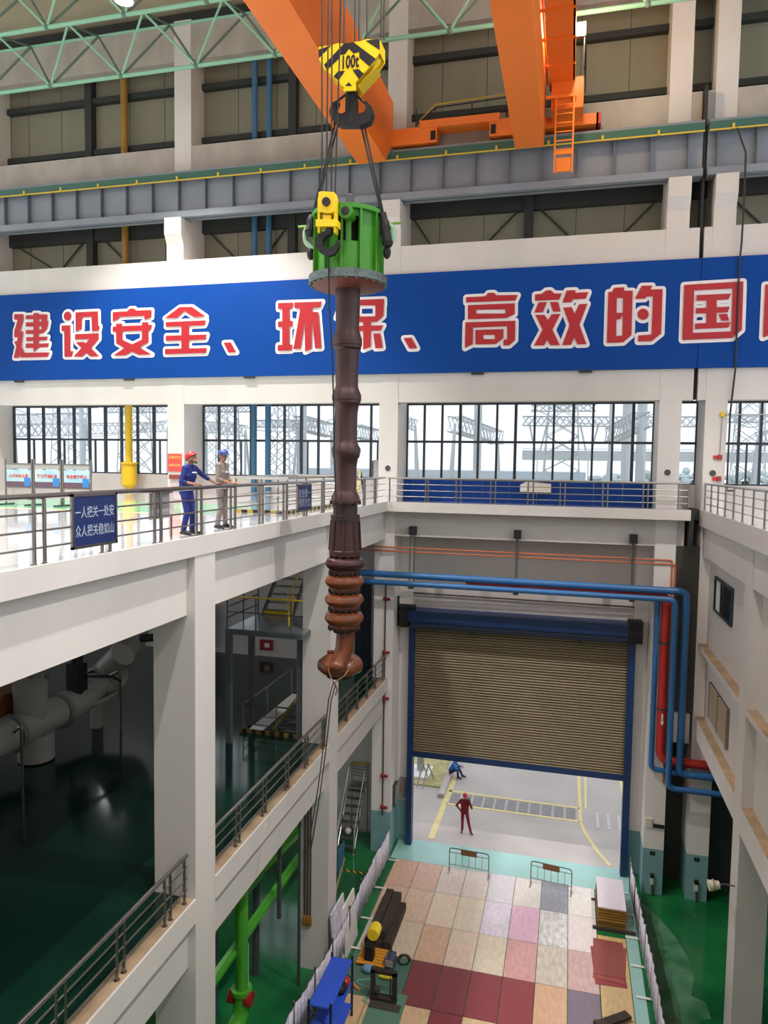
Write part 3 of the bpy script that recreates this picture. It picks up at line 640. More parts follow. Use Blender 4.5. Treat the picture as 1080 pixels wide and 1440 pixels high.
# rope tied to the volute and tag line to the ground
mb = MB().tube([n0+Vector((0.24, -0.05, -0.75)), n0+Vector((0.12, -0.44, -1.05)), n0+Vector((-0.16, -0.5, -1.25)), n0+Vector((-0.36, -0.3, -1.0)), n0+Vector((-0.33, -0.1, -0.75))], 0.016, 6)
mb.tube([n0+Vector((-0.16, -0.5, -1.2)), n0+Vector((-0.05, -0.5, -1.4)), n0+Vector((-0.1, -0.5, -1.55))], 0.02, 6)
tag(mb.build('lashing_rope', mat('hemp_rope', rgb(120, 92, 62), 0.9)), 'brown rope looped round the pump suction end', 'rope')
tl = [n0+Vector((-0.16, -0.52, -1.25)), aty(462, 985, 16.8), aty(455, 1050, 16.4), aty(447, 1110, 15.8), aty(438, 1165, 15.2), aty(432, 1200, 14.6)]
mb = MB().tube(tl, 0.016, 6); mb.tube([p+Vector((0.07, 0, 0)) for p in tl], 0.016, 6)
tag(mb.build('tag_line', ROPE), 'doubled dark tag line trailing from the pump end to the lower left', 'rope')
# slings with black sleeves and shackles
hk = aty(473, 178, 17.25); hk2 = aty(511, 178, 17.25)
for A, B, C_, k in ((hk, aty(441, 303, 17.3), aty(436, 326, 17.25), 'left'), (hk2, aty(538, 300, 17.3), aty(545, 342, 17.25), 'right')):
    mb = MB()
    for o_ in (-0.05, 0.03): mb.tube([A+Vector((o_, 0, 0.25)), A+Vector((o_, 0, 0)), B+Vector((o_*0.6, 0, 0))], 0.026, 6)
    s_ = mb.build('wire_sling', ROPE); tag(s_, '%s wire sling from double hook to green stool' % k, 'sling', 'lifting slings')
    d = C_-B; mb = MB()
    mb.tube([B+Vector((0, 0, 0.0)), B+d*0.3, B+d*0.75, C_], 0.09, 10, r1=0.14); mb.ell(B+d*0.5, 0.14, 0.13, 0.24, 10, 6); mb.ell(C_, 0.14, 0.12, 0.12, 10, 6)
    mb.build('black_sleeve', BLACK, s_)
    r = thing('shackle', 'pale green bow shackle at the %s edge of green stool' % k, 'shackle', C_, 'sling shackles')
    sg = -1 if k == 'left' else 1
    c0 = aty(434 if k == 'left' else 548, 333 if k == 'left' else 330, 17.3)
    mb = MB().tube(fillet([c0+Vector((-.12*sg, 0, .3)), c0+Vector((.1*sg, 0, .16)), c0+Vector((.08*sg, 0, -.14)), c0+Vector((-.14*sg, 0, -.3))], 0.1), 0.062, 10); mb.build('bow', mat('shackle_green', rgb(150, 190, 160), 0.4), r)
    MB().tube([c0+Vector((-.1*sg, 0, .26)), c0+Vector((.28*sg, 0, .26))], 0.03, 8).build('pin', mat('pin_green', rgb(110, 160, 60), 0.4), r)
    mb = MB().ell(c0+Vector((-.06*sg, 0, -.42)), 0.1, 0.1, 0.16, 10, 6); mb.build('lower_pad', BLACK, r)

# ================================================================== BANNER
BY = 29.3
ban = thing('wall_banner', 'long blue wall banner with big red white-edged Chinese characters', 'banner', (-12, BY, 20.7))
bx(-34, 4.47, BY, YF, 20.68, 24.72).build('banner_panel', SIGNB, ban, smooth=False)
bx(4.49, 14, BY, YF, 20.68, 24.72).build('banner_panel', SIGNB, ban, smooth=False)
for x in (-26, -20, -14, -9.5, -4, 0.2): bx(x, x+0.5, BY-0.01, BY+0.08, 20.58, 20.68).build('bracket', SEAM, ban, smooth=False)
def circ(cx, cy, rx, ry, n=20): return [(cx+rx*math.cos(2*PI*i/n), cy+ry*math.sin(2*PI*i/n)) for i in range(n)]
def rc(a, b, c, d): return [(a, b), (c, b), (c, d), (a, d)]
GLYPHS = [
 ('jian', 10, 420, 13.5, [[(150,300),(325,300),(320,420),(265,625),(325,630),(290,910),(345,1030),(820,1025),(790,1110),(275,1122),(250,1080),(235,1130),(140,1130),(190,910),(150,820),(205,810),(220,740),(150,735),(155,610),(215,410),(150,400)],
   [(515,280),(620,280),(620,940),(525,1010),(515,1010)], rc(370,320,516,395), rc(370,455,516,535), rc(370,600,516,675), rc(380,735,516,810), rc(370,855,516,940),
   [(619,305),(780,305),(780,395),(619,395)], rc(668,394,780,441), [(619,440),(805,435),(790,530),(619,530)], [(670,529),(790,529),(775,590),(670,590)], [(619,589),(775,589),(690,665),(619,665)], [(619,730),(790,725),(770,795),(619,800)], [(619,860),(815,850),(795,925),(619,930)]]),
 ('she', 80, 420, 13.5, [circ(218,335,72,85), [(105,515),(270,510),(275,1000),(330,1000),(300,1105),(160,1105),(155,620),(105,615)], [(370,265),(795,245),(800,525),(830,525),(810,615),(680,620),(675,350),(495,355),(490,580),(375,635)],
   [(360,680),(810,660),(810,770),(660,940),(820,1100),(650,1100),(575,1030),(500,1105),(330,1105),(480,940),(370,830),(535,825),(565,850),(630,770),(360,780)]]),
 ('an', 150, 420, 13.5, [[(130,260),(405,245),(450,195),(530,190),(575,230),(865,220),(860,360),(735,405),(725,330),(260,350),(250,385),(130,440)],
   [(190,480),(310,475),(320,790),(500,870),(680,780),(685,455),(805,450),(810,830),(635,930),(870,1065),(620,1070),(495,1010),(375,1080),(135,1085),(350,940),(195,850)], [(130,535),(880,500),(845,605),(130,632)]]),
 ('quan', 220, 420, 13.5, [[(450,165),(685,160),(950,345),(730,355),(545,240),(400,370),(165,378)], [(190,450),(955,415),(920,510),(190,540)], [(190,708),(970,685),(940,780),(190,805)], [(175,960),(975,940),(945,1035),(175,1058)], rc(485,500,630,965)]),
 ('comma', 300, 460, 21.6, [[(330,480),(545,470),(715,770),(480,778)]]),
 ('huan', 380, 410, 12, [[(140,200),(400,190),(370,290),(140,298)], [(140,510),(400,500),(370,595),(140,605)], [(135,905),(390,900),(360,1000),(135,1005)], rc(212,295,330,906),
   [(415,190),(885,175),(845,272),(715,285),(715,350),(820,350),(870,960),(765,965),(710,460),(705,970),(595,1020),(590,500),(520,970),(400,975),(515,290),(415,285)]]),
 ('bao', 460, 410, 12, [[(250,140),(370,140),(330,330),(330,1000),(215,1000),(215,460),(155,450)], [(430,150),(965,130),(965,236),(430,241)], rc(430,240,540,431), [(820,235),(960,235),(955,421),(820,431)], [(430,430),(955,420),(850,515),(430,520)],
   [(615,515),(745,515),(740,935),(615,985)], [(430,585),(955,575),(910,665),(430,675)], [(785,715),(905,710),(945,955),(820,962)], [(455,720),(575,720),(530,830),(470,960),(400,960)]]),
 ('comma', 555, 460, 21.6, [[(280,340),(520,330),(690,650),(455,660)]]),
 ('gao', 642, 400, 10.8, [[(148,200),(440,185),(480,135),(570,130),(610,170),(930,165),(895,250),(148,278)], [(175,320),(885,290),(885,381),(175,391)], [(175,390),(305,390),(305,451),(175,451)], [(745,380),(885,380),(885,451),(745,446)], [(175,450),(885,445),(885,455),(760,515),(175,535)],
   [(138,580),(895,555),(890,850),(800,930),(715,930),(715,840),(770,840),(770,640),(255,660),(250,910),(130,970)], [(290,695),(715,682),(715,769),(290,771)], rc(290,770,410,836), [(585,768),(715,768),(715,815),(690,836),(585,836)], [(290,835),(690,835),(600,910),(290,915)]]),
 ('xiao', 740, 396, 10.8, [[(135,200),(240,190),(300,140),(370,135),(430,185),(540,185),(500,280),(135,295)], [(190,320),(315,315),(255,470),(122,475)], [(360,315),(485,315),(525,460),(410,462)],
   [(140,510),(280,510),(332,595),(385,500),(520,495),(400,735),(512,970),(365,970),(320,880),(275,970),(118,975),(250,735)], [(615,140),(748,135),(745,175),(945,165),(905,265),(710,275),(685,320),(548,325)],
   [(560,400),(690,390),(735,495),(800,350),(930,340),(808,660),(915,955),(780,960),(730,850),(680,965),(545,970),(660,660)]]),
 ('de', 842, 390, 10.8, [[(145,230),(276,228),(262,995),(122,1000)], [(372,210),(515,208),(495,880),(370,990),(355,990)], [(200,228),(232,165),(385,155),(380,318),(270,318)], [(264,545),(374,543),(325,640),(264,645)], [(250,895),(365,890),(372,990),(250,997)],
   [(650,135),(810,130),(785,190),(968,185),(945,860),(800,975),(595,980),(600,885),(800,875),(822,295),(725,300),(700,330),(548,335)], circ(672,565,85,85)]),
 ('guo', 946, 386, 9.818, [[(155,150),(970,100),(970,190),(825,198),(293,225),(154,232)], [(154,228),(294,225),(275,812),(130,908)], [(824,198),(969,190),(950,770),(815,880),(803,790)], [(275,811),(803,789),(815,880),(130,908)],
   [(325,290),(800,268),(765,350),(325,368)], [(318,470),(785,448),(755,528),(315,545)], [(305,682),(795,662),(765,738),(305,758)], [(465,300),(605,295),(600,720),(460,725)], [(630,552),(748,548),(775,642),(668,645)]]),
 ('nei', 1060, 390, 14.4, [[(230,155),(1350,95),(1350,215),(420,265),(390,1140),(180,1225)], [(1180,200),(1350,195),(1320,1170),(1050,1190),(1050,1080),(1160,1075)], [(650,60),(790,55),(780,520),(1000,800),(850,850),(700,640),(560,870),(430,860),(640,520)]]),
]
for nm, ox, oy, k, polys in GLYPHS:
    red = MB(); wh = MB(); rr = 0.125; dk = [0]
    def nx_(): dk[0] += 1; return BY-0.010-dk[0]*0.00012
    for q_, pl in enumerate(polys):
        W = [(p.x, p.z) for p in (aty(ox+a/k, oy+b/k, BY) for a, b in pl)]
        red.poly([(x, BY-0.06-0.0006*q_, z) for x, z in W]); yy = nx_(); wh.poly([(x, yy, z) for x, z in W]); n = len(W)
        for i in range(n):
            (xa, za), (xb, zb2) = W[i], W[(i+1) % n]; L = math.hypot(xb-xa, zb2-za)
            if L < 1e-4: continue
            nx, nz = -(zb2-za)/L*rr, (xb-xa)/L*rr
            y1_, y2_ = nx_(), nx_()
            wh.poly([(xa+nx, y1_, za+nz), (xb+nx, y1_, zb2+nz), (xb-nx, y1_, zb2-nz), (xa-nx, y1_, za-nz)])
            wh.poly([(xa+rr*math.cos(t*PI/6), y2_, za+rr*math.sin(t*PI/6)) for t in range(12)])
    o = red.build('character', SIGNR, ban, smooth=False, fix=False)
    wh.build('white_edge', SIGNW, o, smooth=False, fix=False)

# ================================================================== RAILINGS
def railing(label, a, b, posts, z0, h=1.0, nb=3, pr=0.03, group=None):
    "stainless railing from a to b (x, y); posts = distances along it"
    a = Vector((a[0], a[1], z0)); b = Vector((b[0], b[1], z0)); d = (b-a); L = d.length; d.normalize(); up = Vector((0, 0, 1))
    r = thing('railing', label, 'railing', a, group)
    MB().tube([a+up*h, b+up*h], 0.045, 10).build('handrail', STEEL, r)
    for t in posts:
        p = a+d*t; mb = MB().cyl(p, p+up*h, pr, 10); mb.cyl(p, p+up*0.02, pr*1.8, 10); mb.build('post', STEELD, r)
    for i in range(nb):
        z = h*(i+1)/(nb+1); MB().tube([a+up*z, b+up*z], 0.017, 8).build('bar', STEEL, r)
    return r
def pairs(first, step, end, off=0.21):
    out = []; t = first
    while t < end:
        out += [t, t+off]; t += step
    return [x for x in out if 0 <= x <= end]
railing('long stainless railing along the left upper floor edge', (-7.42, -2), (-7.42, 28.85), pairs(1.42, 1.545, 30.6), F2)
railing('stainless railing on the walkway above the roller door', (-7.3, 28.88), (4.32, 28.88), [0.08, 1.6, 1.7, 2.86, 3.04, 4.24, 4.43, 5.71, 5.91, 6.94, 7.12, 8.53, 8.71, 10.0, 10.17, 11.25, 11.6], F2)
railing('single-post railing on the right upper floor', (4.95, 29.35), (4.95, 8), [0.05+1.24*i for i in range(17)], F2)
railing('nearest stainless railing of the left middle floor, ending at the big column', (-7.45, -2), (-7.45, 12.95), pairs(0.2, 1.545, 14.8)+[14.85], F1)
railing('middle railing of the left middle floor between the two white columns', (-7.45, 14.0), (-7.45, 21.7), [0.1]+pairs(1.2, 1.545, 7.6)+[7.6], F1)
railing('farthest railing of the left middle floor near the roller door', (-7.45, 22.65), (-7.45, 29.6), [0.1, 1.3, 1.42, 2.6, 2.72, 3.9, 4.02, 5.2, 6.4, 6.85], F1)

# boards on the left railing
def slogan_board(y0, y1, z0, z1, lines, label, sz):
    r = thing('slogan_board', label, 'sign', (-7.36, (y0+y1)/2, z0))
    x = -7.36
    bx(x-0.02, x, y0+0.04, y1-0.04, z0+0.04, z1-0.04).build('panel', NAVY, r, smooth=False)
    mb = MB()
    for q in ((y0, y1, z0, z0+0.045), (y0, y1, z1-0.045, z1), (y0, y0+0.045, z0, z1), (y1-0.045, y1, z0, z1)): mb.box(x-0.025, x+0.012, *q)
    mb.build('frame', STEELD, r, smooth=False)
    mb = MB()
    for i, t in enumerate(lines):
        text_mb(t, sz, MX((x+0.004, (y0+y1)/2, z0+(z1-z0)*(0.64-0.34*i)), (0, 1, 0), (0, 0, 1)), mb=mb, squeeze=(y1-y0)*0.86/(len(t)*sz))
    mb.build('lettering', mat('dim_white_letter', rgb(176, 184, 204), 0.5), r, smooth=False, fix=False)
slogan_board(9.42, 10.56, 15.5, 16.36, ('一人把关一处安', '众人把关稳如山'), 'framed navy board with two rows of white Chinese characters on left railing', 0.2)
slogan_board(18.83, 19.95, 15.52, 16.3, ('安全第一', '预防为主'), 'small navy board on the left railing close to the pump pipe', 0.26)
o = bx(-7.52, -7.49, 11.74, 12.42, 15.8, 16.32).build('sheet_panel', GREYM, smooth=False); tag(o, 'plain grey metal sheet behind the left railing', 'panel')
o = bx(-7.78, -7.75, 12.5, 13.0, 15.82, 16.3).build('sheet_panel', mat('pale_pink_sheet', rgb(206, 192, 192), 0.4), smooth=False); tag(o, 'pale sheet leaning behind the worker in blue', 'panel')
bx(-7.78, -7.75, 12.55, 12.6, F2, 15.83).build('leg', STEELD, o, smooth=False); bx(-7.78, -7.75, 12.9, 12.95, F2, 15.83).build('leg', STEELD, o, smooth=False)
bx(-7.5, -7.42, 11.74, 12.42, 16.28, 16.32).build('hook_strip', STEELD, [x for x in COL.objects if x.name.startswith('sheet_panel')][0], smooth=False)

# blue boards along the end wall walkway
for i in range(9):
    x0 = -7.0+i*1.135
    tag(bx(x0, x0+1.12, 30.5, 30.56, F2, 16.3).build('blue_board', BOARDB, smooth=False), 'plain blue board standing under the middle window, %s from the left' % ('first', 'second', 'third', 'fourth', 'fifth', 'sixth', 'seventh', 'eighth', 'ninth')[i], 'board', 'blue boards on the walkway')
r = thing('wall_cabinet', 'small white angled box hung on the blue boards', 'box', (-1.4, 30.4, 15.8))
mb = MB(); mb.prism([(-2.0, 15.85), (-0.75, 15.85), (-0.75, 16.2), (-1.75, 16.28), (-2.0, 16.15)], 'y', 30.25, 30.5); mb.build('body', CREAM, r, smooth=False)
bx(-1.95, -1.72, 30.23, 30.26, 15.9, 16.15).build('lid', WHITE2, r, smooth=False)

# display stands with posters
POST_SKY = mat('poster_pale_blue', rgb(150, 186, 206), 0.35, col2=rgb(186, 200, 206), scale=2.5)
POST_DK = mat('poster_dark_band', rgb(66, 76, 104), 0.4, col2=rgb(120, 66, 76), scale=9.0)
for i, (y, t, k) in enumerate(((20.3, '人才兴企认真', 'leftmost, cut by the frame edge'), (20.3, '努力开创新局', 'middle'), (20.3, '安全重于泰山', 'rightmost of three'))):
    x0 = -18.42+i*1.13; x1 = x0+1.05
    r = thing('display_stand', 'grey-framed poster display stand behind the left railing, %s' % k, 'display stand', ((x0+x1)/2, y, F2), 'poster display stands')
    mb = MB()
    for x in (x0, x1): mb.cyl((x, y, F2+0.02), (x, y, 16.9), 0.035, 8)
    mb.box(x0, x1, y-0.03, y+0.03, 16.72, 16.76); mb.box(x0, x1, y-0.03, y+0.03, 15.93, 15.97)
    mb.build('frame', STEELD, r)
    mb = MB()
    for x in (x0, x1): mb.bar((x, y-0.35, F2+0.03), (x, y+0.35, F2+0.03), 0.06, 0.05)
    mb.build('foot', DKGREY, r)
    bx(x0+0.04, x1-0.04, y-0.012, y+0.012, 15.97, 16.55).build('poster', POST_SKY, r, smooth=False)
    bx(x0+0.04, x1-0.04, y-0.02, y+0.012, 16.57, 16.72).build('header', GREYM, r, smooth=False)
    bx(x0+0.04, x1-0.04, y-0.015, y, 15.97, 16.15).build('poster_band', POST_DK, r, smooth=False)
    mb = MB(); text_mb(t, 0.13, MX(((x0+x1)/2, y-0.018, 16.33), (1, 0, 0), (0, 0, 1)), mb=mb, bold=0.004); mb.build('lettering', mat('poster_red', rgb(196, 60, 66), 0.5), r, smooth=False, fix=False)
    mb = bx(x1-0.3, x1-0.06, y-0.022, y, 16.0, 16.28); mb.build('blue_emblem', mat('poster_blue', rgb(50, 120, 190), 0.4), r, smooth=False)
tag(bx(-26, -10.5, 19.0, 24.0, F2, F2+0.005).build('trim_16', mat('green_floor_zone', rgb(120, 190, 150), 0.1, spec=0.7), smooth=False), 'green painted floor zone around the display stands', 'floor marking', None, 'structure')
tag(bx(-26, -10.3, 18.85, 19.0, F2, F2+0.006).build('trim_17', mat('yellow_floor_line', rgb(226, 214, 140), 0.2), smooth=False), 'pale yellow line edging the green floor zone', 'floor marking', None, 'structure')

# standpipes at the end wall
r = thing('standpipe', 'yellow pipe with fat valve sleeve before the far left window', 'pipe', (-20.6, 30.4, F2))
MB().cyl((-20.6, 30.55, F2), (-20.6, 30.55, 19.55), 0.17, 16).build('pipe', YELP, r)
MB().cyl((-20.95, 30.92, 19.6), (-20.95, 30.92, 36.5), 0.17, 16).build('upper_pipe', BRYP, r)
mb = MB().lathe([(0.2, 15.6), (0.36, 15.75), (0.36, 16.75), (0.42, 16.75), (0.42, 16.83), (0.2, 16.83)], (-20.6, 30.55, 0), 20); mb.build('valve_sleeve', YELP, r)
for x, k in ((-14.25, 'left'), (-13.55, 'right')):
    o = MB().cyl((x, 30.92, F2), (x, 30.92, 36.4), 0.135, 16).build('standpipe', BLUEP2); tag(o, 'tall blue standpipe running up the end wall, %s of the pair' % k, 'pipe', 'twin blue standpipes')
# notice board on the column
r = thing('notice_board', 'red notice sheet on the column behind the worker in blue', 'sign', (-17.45, 29.43, 15.6))
bx(-17.82, -17.12, 29.40, 29.45, 16.45, 17.25).build('panel', mat('notice_red', rgb(206, 70, 60), 0.5), r, smooth=False)
mb = MB(); text_mb('注意安全', 0.16, MX((-17.47, 29.395, 17.08), (1, 0, 0), (0, 0, 1)), mb=mb); text_mb('请戴安全帽', 0.12, MX((-17.47, 29.395, 16.72), (1, 0, 0), (0, 0, 1)), mb=mb)
mb.build('lettering', mat('notice_yellow', rgb(240, 200, 110), 0.5), r, smooth=False, fix=False)
bx(-17.7, -17.2, 29.3, 29.45, 16.1, 16.3).build('hose_box', mat('hose_red', rgb(130, 60, 50), 0.5), r, smooth=False)
bx(-17.6, -17.2, 29.35, 29.45, 15.6, 15.75).build('alarm_box', REDP, r, smooth=False)
for x, k in ((-7.45, 'behind the pump'), (3.6, 'right of the middle window'), (5.2, 'right of the narrow window')):
    r = thing('round_plate', 'small round grey notice plate on the white column, %s' % k, 'sign', (x, 29.44, 16.75), 'round plates on the columns')
    MB().lathe([(0.01, 29.42), (0.15, 29.42), (0.15, 29.45), (0.01, 29.45)], (x, 0, 16.75), 20, 'y').build('disc', CREAM, r)
    MB().lathe([(0.08, 29.412), (0.12, 29.412), (0.12, 29.42), (0.08, 29.42)], (x, 0, 16.75), 20, 'y').build('ring', DKGREY, r)
for z, k in ((17.35, 'upper'), (16.55, 'lower')):
    r = thing('fire_alarm', 'small red %s fire alarm box on the column right of narrow window' % k, 'alarm box', (5.35, 29.43, z))
    bx(5.2, 5.33, 29.38, 29.45, z-0.07, z+0.07).build('call_point', REDP, r, smooth=False); bx(5.34, 5.5, 29.36, 29.45, z-0.09, z+0.09).build('sounder', mat('sounder_red', rgb(150, 40, 50), 0.4), r, smooth=False)
r = thing('junction_box', 'small yellow junction box with conduit on the right column', 'box', (5.45, 29.42, 18.95))
bx(5.37, 5.53, 29.36, 29.45, 18.87, 19.03).build('body', YELP, r, smooth=False); mb = MB().tube([(5.45, 29.4, 18.9), (5.42, 29.4, 17.4)], 0.018, 6); mb.tube([(5.5, 29.4, 18.95), (14, 29.4, 18.95)], 0.02, 6); mb.build('conduit', GREYM, r)
mb = MB().tube([aty(1037, 180, 29.15), aty(1049, 215, 29.1), aty(1046, 290, 29.1), aty(1043, 340, 29.2), aty(1040, 368, 29.2), aty(1034, 520, 29.2), aty(1027, 580, 29.35), aty(1024, 640, 29.35), aty(1022, 690, 29.35), aty(1034, 690, 29.35)], 0.035, 8)
tag(mb.build('cable_bundle', SEAM), 'dark cable bundle running down the column at right', 'cable')
# small grey unit with round ports at the column foot
r = thing('wall_heater', 'small grey panel unit beside the column behind the pump', 'cabinet', (-8.15, 30.6, 16.3))
bx(-8.4, -7.95, 30.5, 30.8, 16.3, 17.1).build('body', GREYM, r, smooth=False); bx(-8.45, -8.38, 30.48, 30.8, 16.35, 17.05).build('grille', DKGREY, r, smooth=False)

# railed floor opening behind the left railing
r = thing('railed_opening', 'square steel guard with yellow and black kick board behind the left railing', 'guard rail', (-9.2, 21.3, F2))
xa, xb, ya, yb = -10.0, -8.3, 20.4, 25.5
mb = MB()
for z in (0.28, 0.55, 0.82): mb.tube([(xa, ya, F2+z), (xb, ya, F2+z), (xb, yb, F2+z), (xa, yb, F2+z), (xa, ya, F2+z)], 0.017, 6)
mb.build('bar', STEEL, r)
MB().tube([(xa, ya, F2+1.08), (xb, ya, F2+1.08), (xb, yb, F2+1.08), (xa, yb, F2+1.08), (xa, ya, F2+1.08)], 0.045, 8).build('handrail', STEEL, r)
for x, y in [(xa, ya), (-9.15, ya), (xb, ya), (xb, 22), (xb, 23.7), (xb, yb), (xa, 22), (xa, 23.7), (xa, yb)]:
    MB().cyl((x, y, F2), (x, y, F2+1.08), 0.03, 8).build('post', STEELD, r)
mb = bx(xa, xb, ya-0.02, ya+0.02, F2, F2+0.09); mb.box(xb-0.02, xb+0.02, ya, yb, F2, F2+0.09)
mb.build('kick_board', stripe_mat('kick_stripes', rgb(170, 146, 66), HZBLACK.node_tree.nodes['Principled BSDF'].inputs[0].default_value[:], 2.6, (1, 1, 0)), r, smooth=False)
r = thing('step_ladder', 'small yellow and navy step stand seen just left of the pump pipe', 'step stand', (-8.2, 27.0, F2))
mb = MB()
for s in (-0.3, 0.3): mb.bar((-8.3+s, 26.6, F2), (-8.2+s, 26.9, F2+1.3), 0.06, 0.05)
mb.bar((-8.6, 26.75, F2+0.6), (-7.9, 26.75, F2+0.6), 0.2, 0.03); mb.bar((-8.5, 26.9, F2+1.3), (-7.9, 26.9, F2+1.3), 0.2, 0.03)
mb.build('front_frame', mat('ladder_yellow', rgb(216, 200, 110), 0.5), r, smooth=False)
mb = MB()
for s in (-0.3, 0.3): mb.bar((-8.1+s, 27.2, F2), (-8.2+s, 26.9, F2+1.3), 0.06, 0.05)
mb.build('rear_frame', NAVYST, r, smooth=False)

# ================================================================== PEOPLE
SKIN = mat('skin', rgb(150, 104, 80), 0.55); SHOE = mat('dark_work_shoe', rgb(30, 28, 30), 0.5)
def body(name, label, loc, rz, J, cloth, shoe=SHOE, short=False, vox=0.011, skin=SKIN, trouser=None):
    """one continuous figure from joints J (local: x right, y forward, z up); clothes are colours of the skin surface"""
    caps = []                                   # (a, ra, b, rb, material index)
    V = lambda k: Vector(J[k])
    def cap_(a, ra, b, rb, m): caps.append((Vector(a), ra, Vector(b), rb, m))
    pel, ch, nk, hd = V('pelvis'), V('chest'), V('neck'), V('head')
    T = 3 if trouser else 0
    sr, sl = V('sh_r'), V('sh_l')
    side = (sl-sr).normalized() if (sl-sr).length > 0 else Vector((-1, 0, 0))
    hw = 0.09
    for s in (-1, 1):
        cap_(pel+side*s*0.07+Vector((0, 0, -0.02)), 0.118, pel+side*s*0.075+Vector((0, 0, 0.1)), 0.115, T)
        cap_(pel+side*s*0.07+Vector((0, 0, 0.1)), 0.112, ch+side*s*0.085, 0.128, 0)
        cap_(ch+side*s*0.085, 0.125, ch+side*s*0.10+(nk-ch)*0.55, 0.095, 0)
    cap_(ch+(nk-ch)*0.5, 0.10, nk, 0.062, 0); cap_(nk, 0.056, nk*0.35+hd*0.65, 0.055, 1)
    for k, s in (('r', sr), ('l', sl)):
        e, w_ = V('el_'+k), V('wr_'+k)
        cap_(s, 0.075, s*0.7+nk*0.3, 0.07, 0); cap_(s, 0.072, e, 0.052, 0)
        mid = e*0.45+w_*0.55
        if short: cap_(e, 0.050, e*0.7+w_*0.3, 0.05, 0); cap_(e*0.75+w_*0.25, 0.041, w_, 0.028, 1)
        else: cap_(e, 0.050, w_, 0.037, 0)
        # hand: palm, four fingers with a knuckle bend, thumb off the side
        hdr = V('hd_'+k).normalized(); hn = V('hn_'+k); hn = (hn-hdr*hn.dot(hdr)).normalized(); hs = hdr.cross(hn).normalized()*(1 if k == 'r' else -1)
        kn = w_+hdr*0.095
        cap_(w_, 0.026, w_+hdr*0.03, 0.027, 1)
        for i, (o_, ln) in enumerate(((-0.030, 0.066), (-0.010, 0.076), (0.010, 0.072), (0.029, 0.056))):
            b0 = kn+hs*o_; cap_(w_+hdr*0.02+hs*o_*0.6, 0.017, b0, 0.0135, 1)
            m1 = b0+hdr*ln*0.5+hn*ln*0.22; m2 = m1+hdr*ln*0.22+hn*ln*0.42; cap_(b0, 0.0125, m1, 0.0115, 1); cap_(m1, 0.0115, m2, 0.0095, 1)
        t0 = w_+hdr*0.03-hs*0.03; t1 = t0+hdr*0.04-hs*0.03+hn*0.012; cap_(t0, 0.016, t1, 0.0135, 1); cap_(t1, 0.0135, t1+hdr*0.032-hs*0.004+hn*0.012, 0.011, 1)
        h, kne, an, to = V('hip_'+k), V('kn_'+k), V('an_'+k), V('to_'+k)
        cap_(h, 0.105, kne, 0.072, T); cap_(kne, 0.072, an+(kne-an)*0.12, 0.062, T)
        heel = an+(an-to).normalized()*0.05; heel.z = min(an.z-0.035, to.z+0.02) if an.z > to.z else an.z
        cap_(an+(kne-an)*0.06, 0.052, an, 0.045, 2); cap_(heel+Vector((0, 0, 0.0)), 0.038, to, 0.036, 2); cap_(an, 0.045, to*0.5+an*0.5, 0.042, 2)
    # head with face
    fw = (V('look')-hd).normalized(); hu = Vector((0, 0, 1)); hu = (hu-fw*hu.dot(fw)).normalized(); hx = fw.cross(hu)
    HM = Matrix(((hx.x, fw.x, hu.x), (hx.y, fw.y, hu.y), (hx.z, fw.z, hu.z)))
    cap_(hd-fw*0.03+hu*0.035, 0.082, hd+fw*0.022+hu*0.035, 0.078, 1); cap_(hd+fw*0.02-hu*0.02, 0.066, hd+fw*0.042-hu*0.075, 0.040, 1)
    cap_(hd+fw*0.092+hu*0.01, 0.012, hd+fw*0.108-hu*0.022, 0.015, 1); cap_(hd+fw*0.08-hu*0.055-hx*0.018, 0.011, hd+fw*0.08-hu*0.055+hx*0.018, 0.011, 1)
    for s in (-1, 1): cap_(hd+hx*s*0.078+hu*0.02, 0.016, hd+hx*s*0.082-hu*0.02, 0.013, 1)
    mb = MB()
    def capsule(a, ra, b, rb):
        d = b-a; L = d.length
        if L < 1e-5: d = Vector((0, 0, 1)); L = 1e-5
        z = d.normalized(); u = Vector((1, 0, 0)) if abs(z.x) < 0.8 else Vector((0, 1, 0)); x = u.cross(z).normalized(); y = z.cross(x); n = 12; rings = []
        for c_, r_, sg in ((a, ra, -1), (b, rb, 1)):
            for al in ((-80, -50, -20) if sg < 0 else (20, 50, 80)):
                al *= PI/180; rings.append([mb.bm.verts.new(c_+z*r_*math.sin(al)+(x*math.cos(2*PI*j/n)+y*math.sin(2*PI*j/n))*r_*math.cos(al)) for j in range(n)])
        for A, B in zip(rings, rings[1:]):
            for j in range(n): mb.face([A[j], A[(j+1) % n], B[(j+1) % n], B[j]])
        mb.face(rings[0][::-1]); mb.face(rings[-1])
    for a, ra, b, rb, m in caps: capsule(a, ra, b, rb)
    tmp = mb.build('tmp_body', cloth, smooth=False)
    rm = tmp.modifiers.new('r', 'REMESH'); rm.mode = 'VOXEL'; rm.voxel_size = vox
    sm = tmp.modifiers.new('s', 'SMOOTH'); sm.factor = 0.5; sm.iterations = 3
    bpy.context.view_layer.update()
    ev = tmp.evaluated_get(bpy.context.evaluated_depsgraph_get()); me = bpy.data.meshes.new_from_object(ev)
    bpy.data.objects.remove(tmp)
    me.materials.clear()
    for m_ in (cloth, skin, shoe, trouser or cloth): me.materials.append(m_)
    cd_ = [(a, b-a, max((b-a).length_squared, 1e-9), ra, rb, m) for a, ra, b, rb, m in caps]
    idx = []
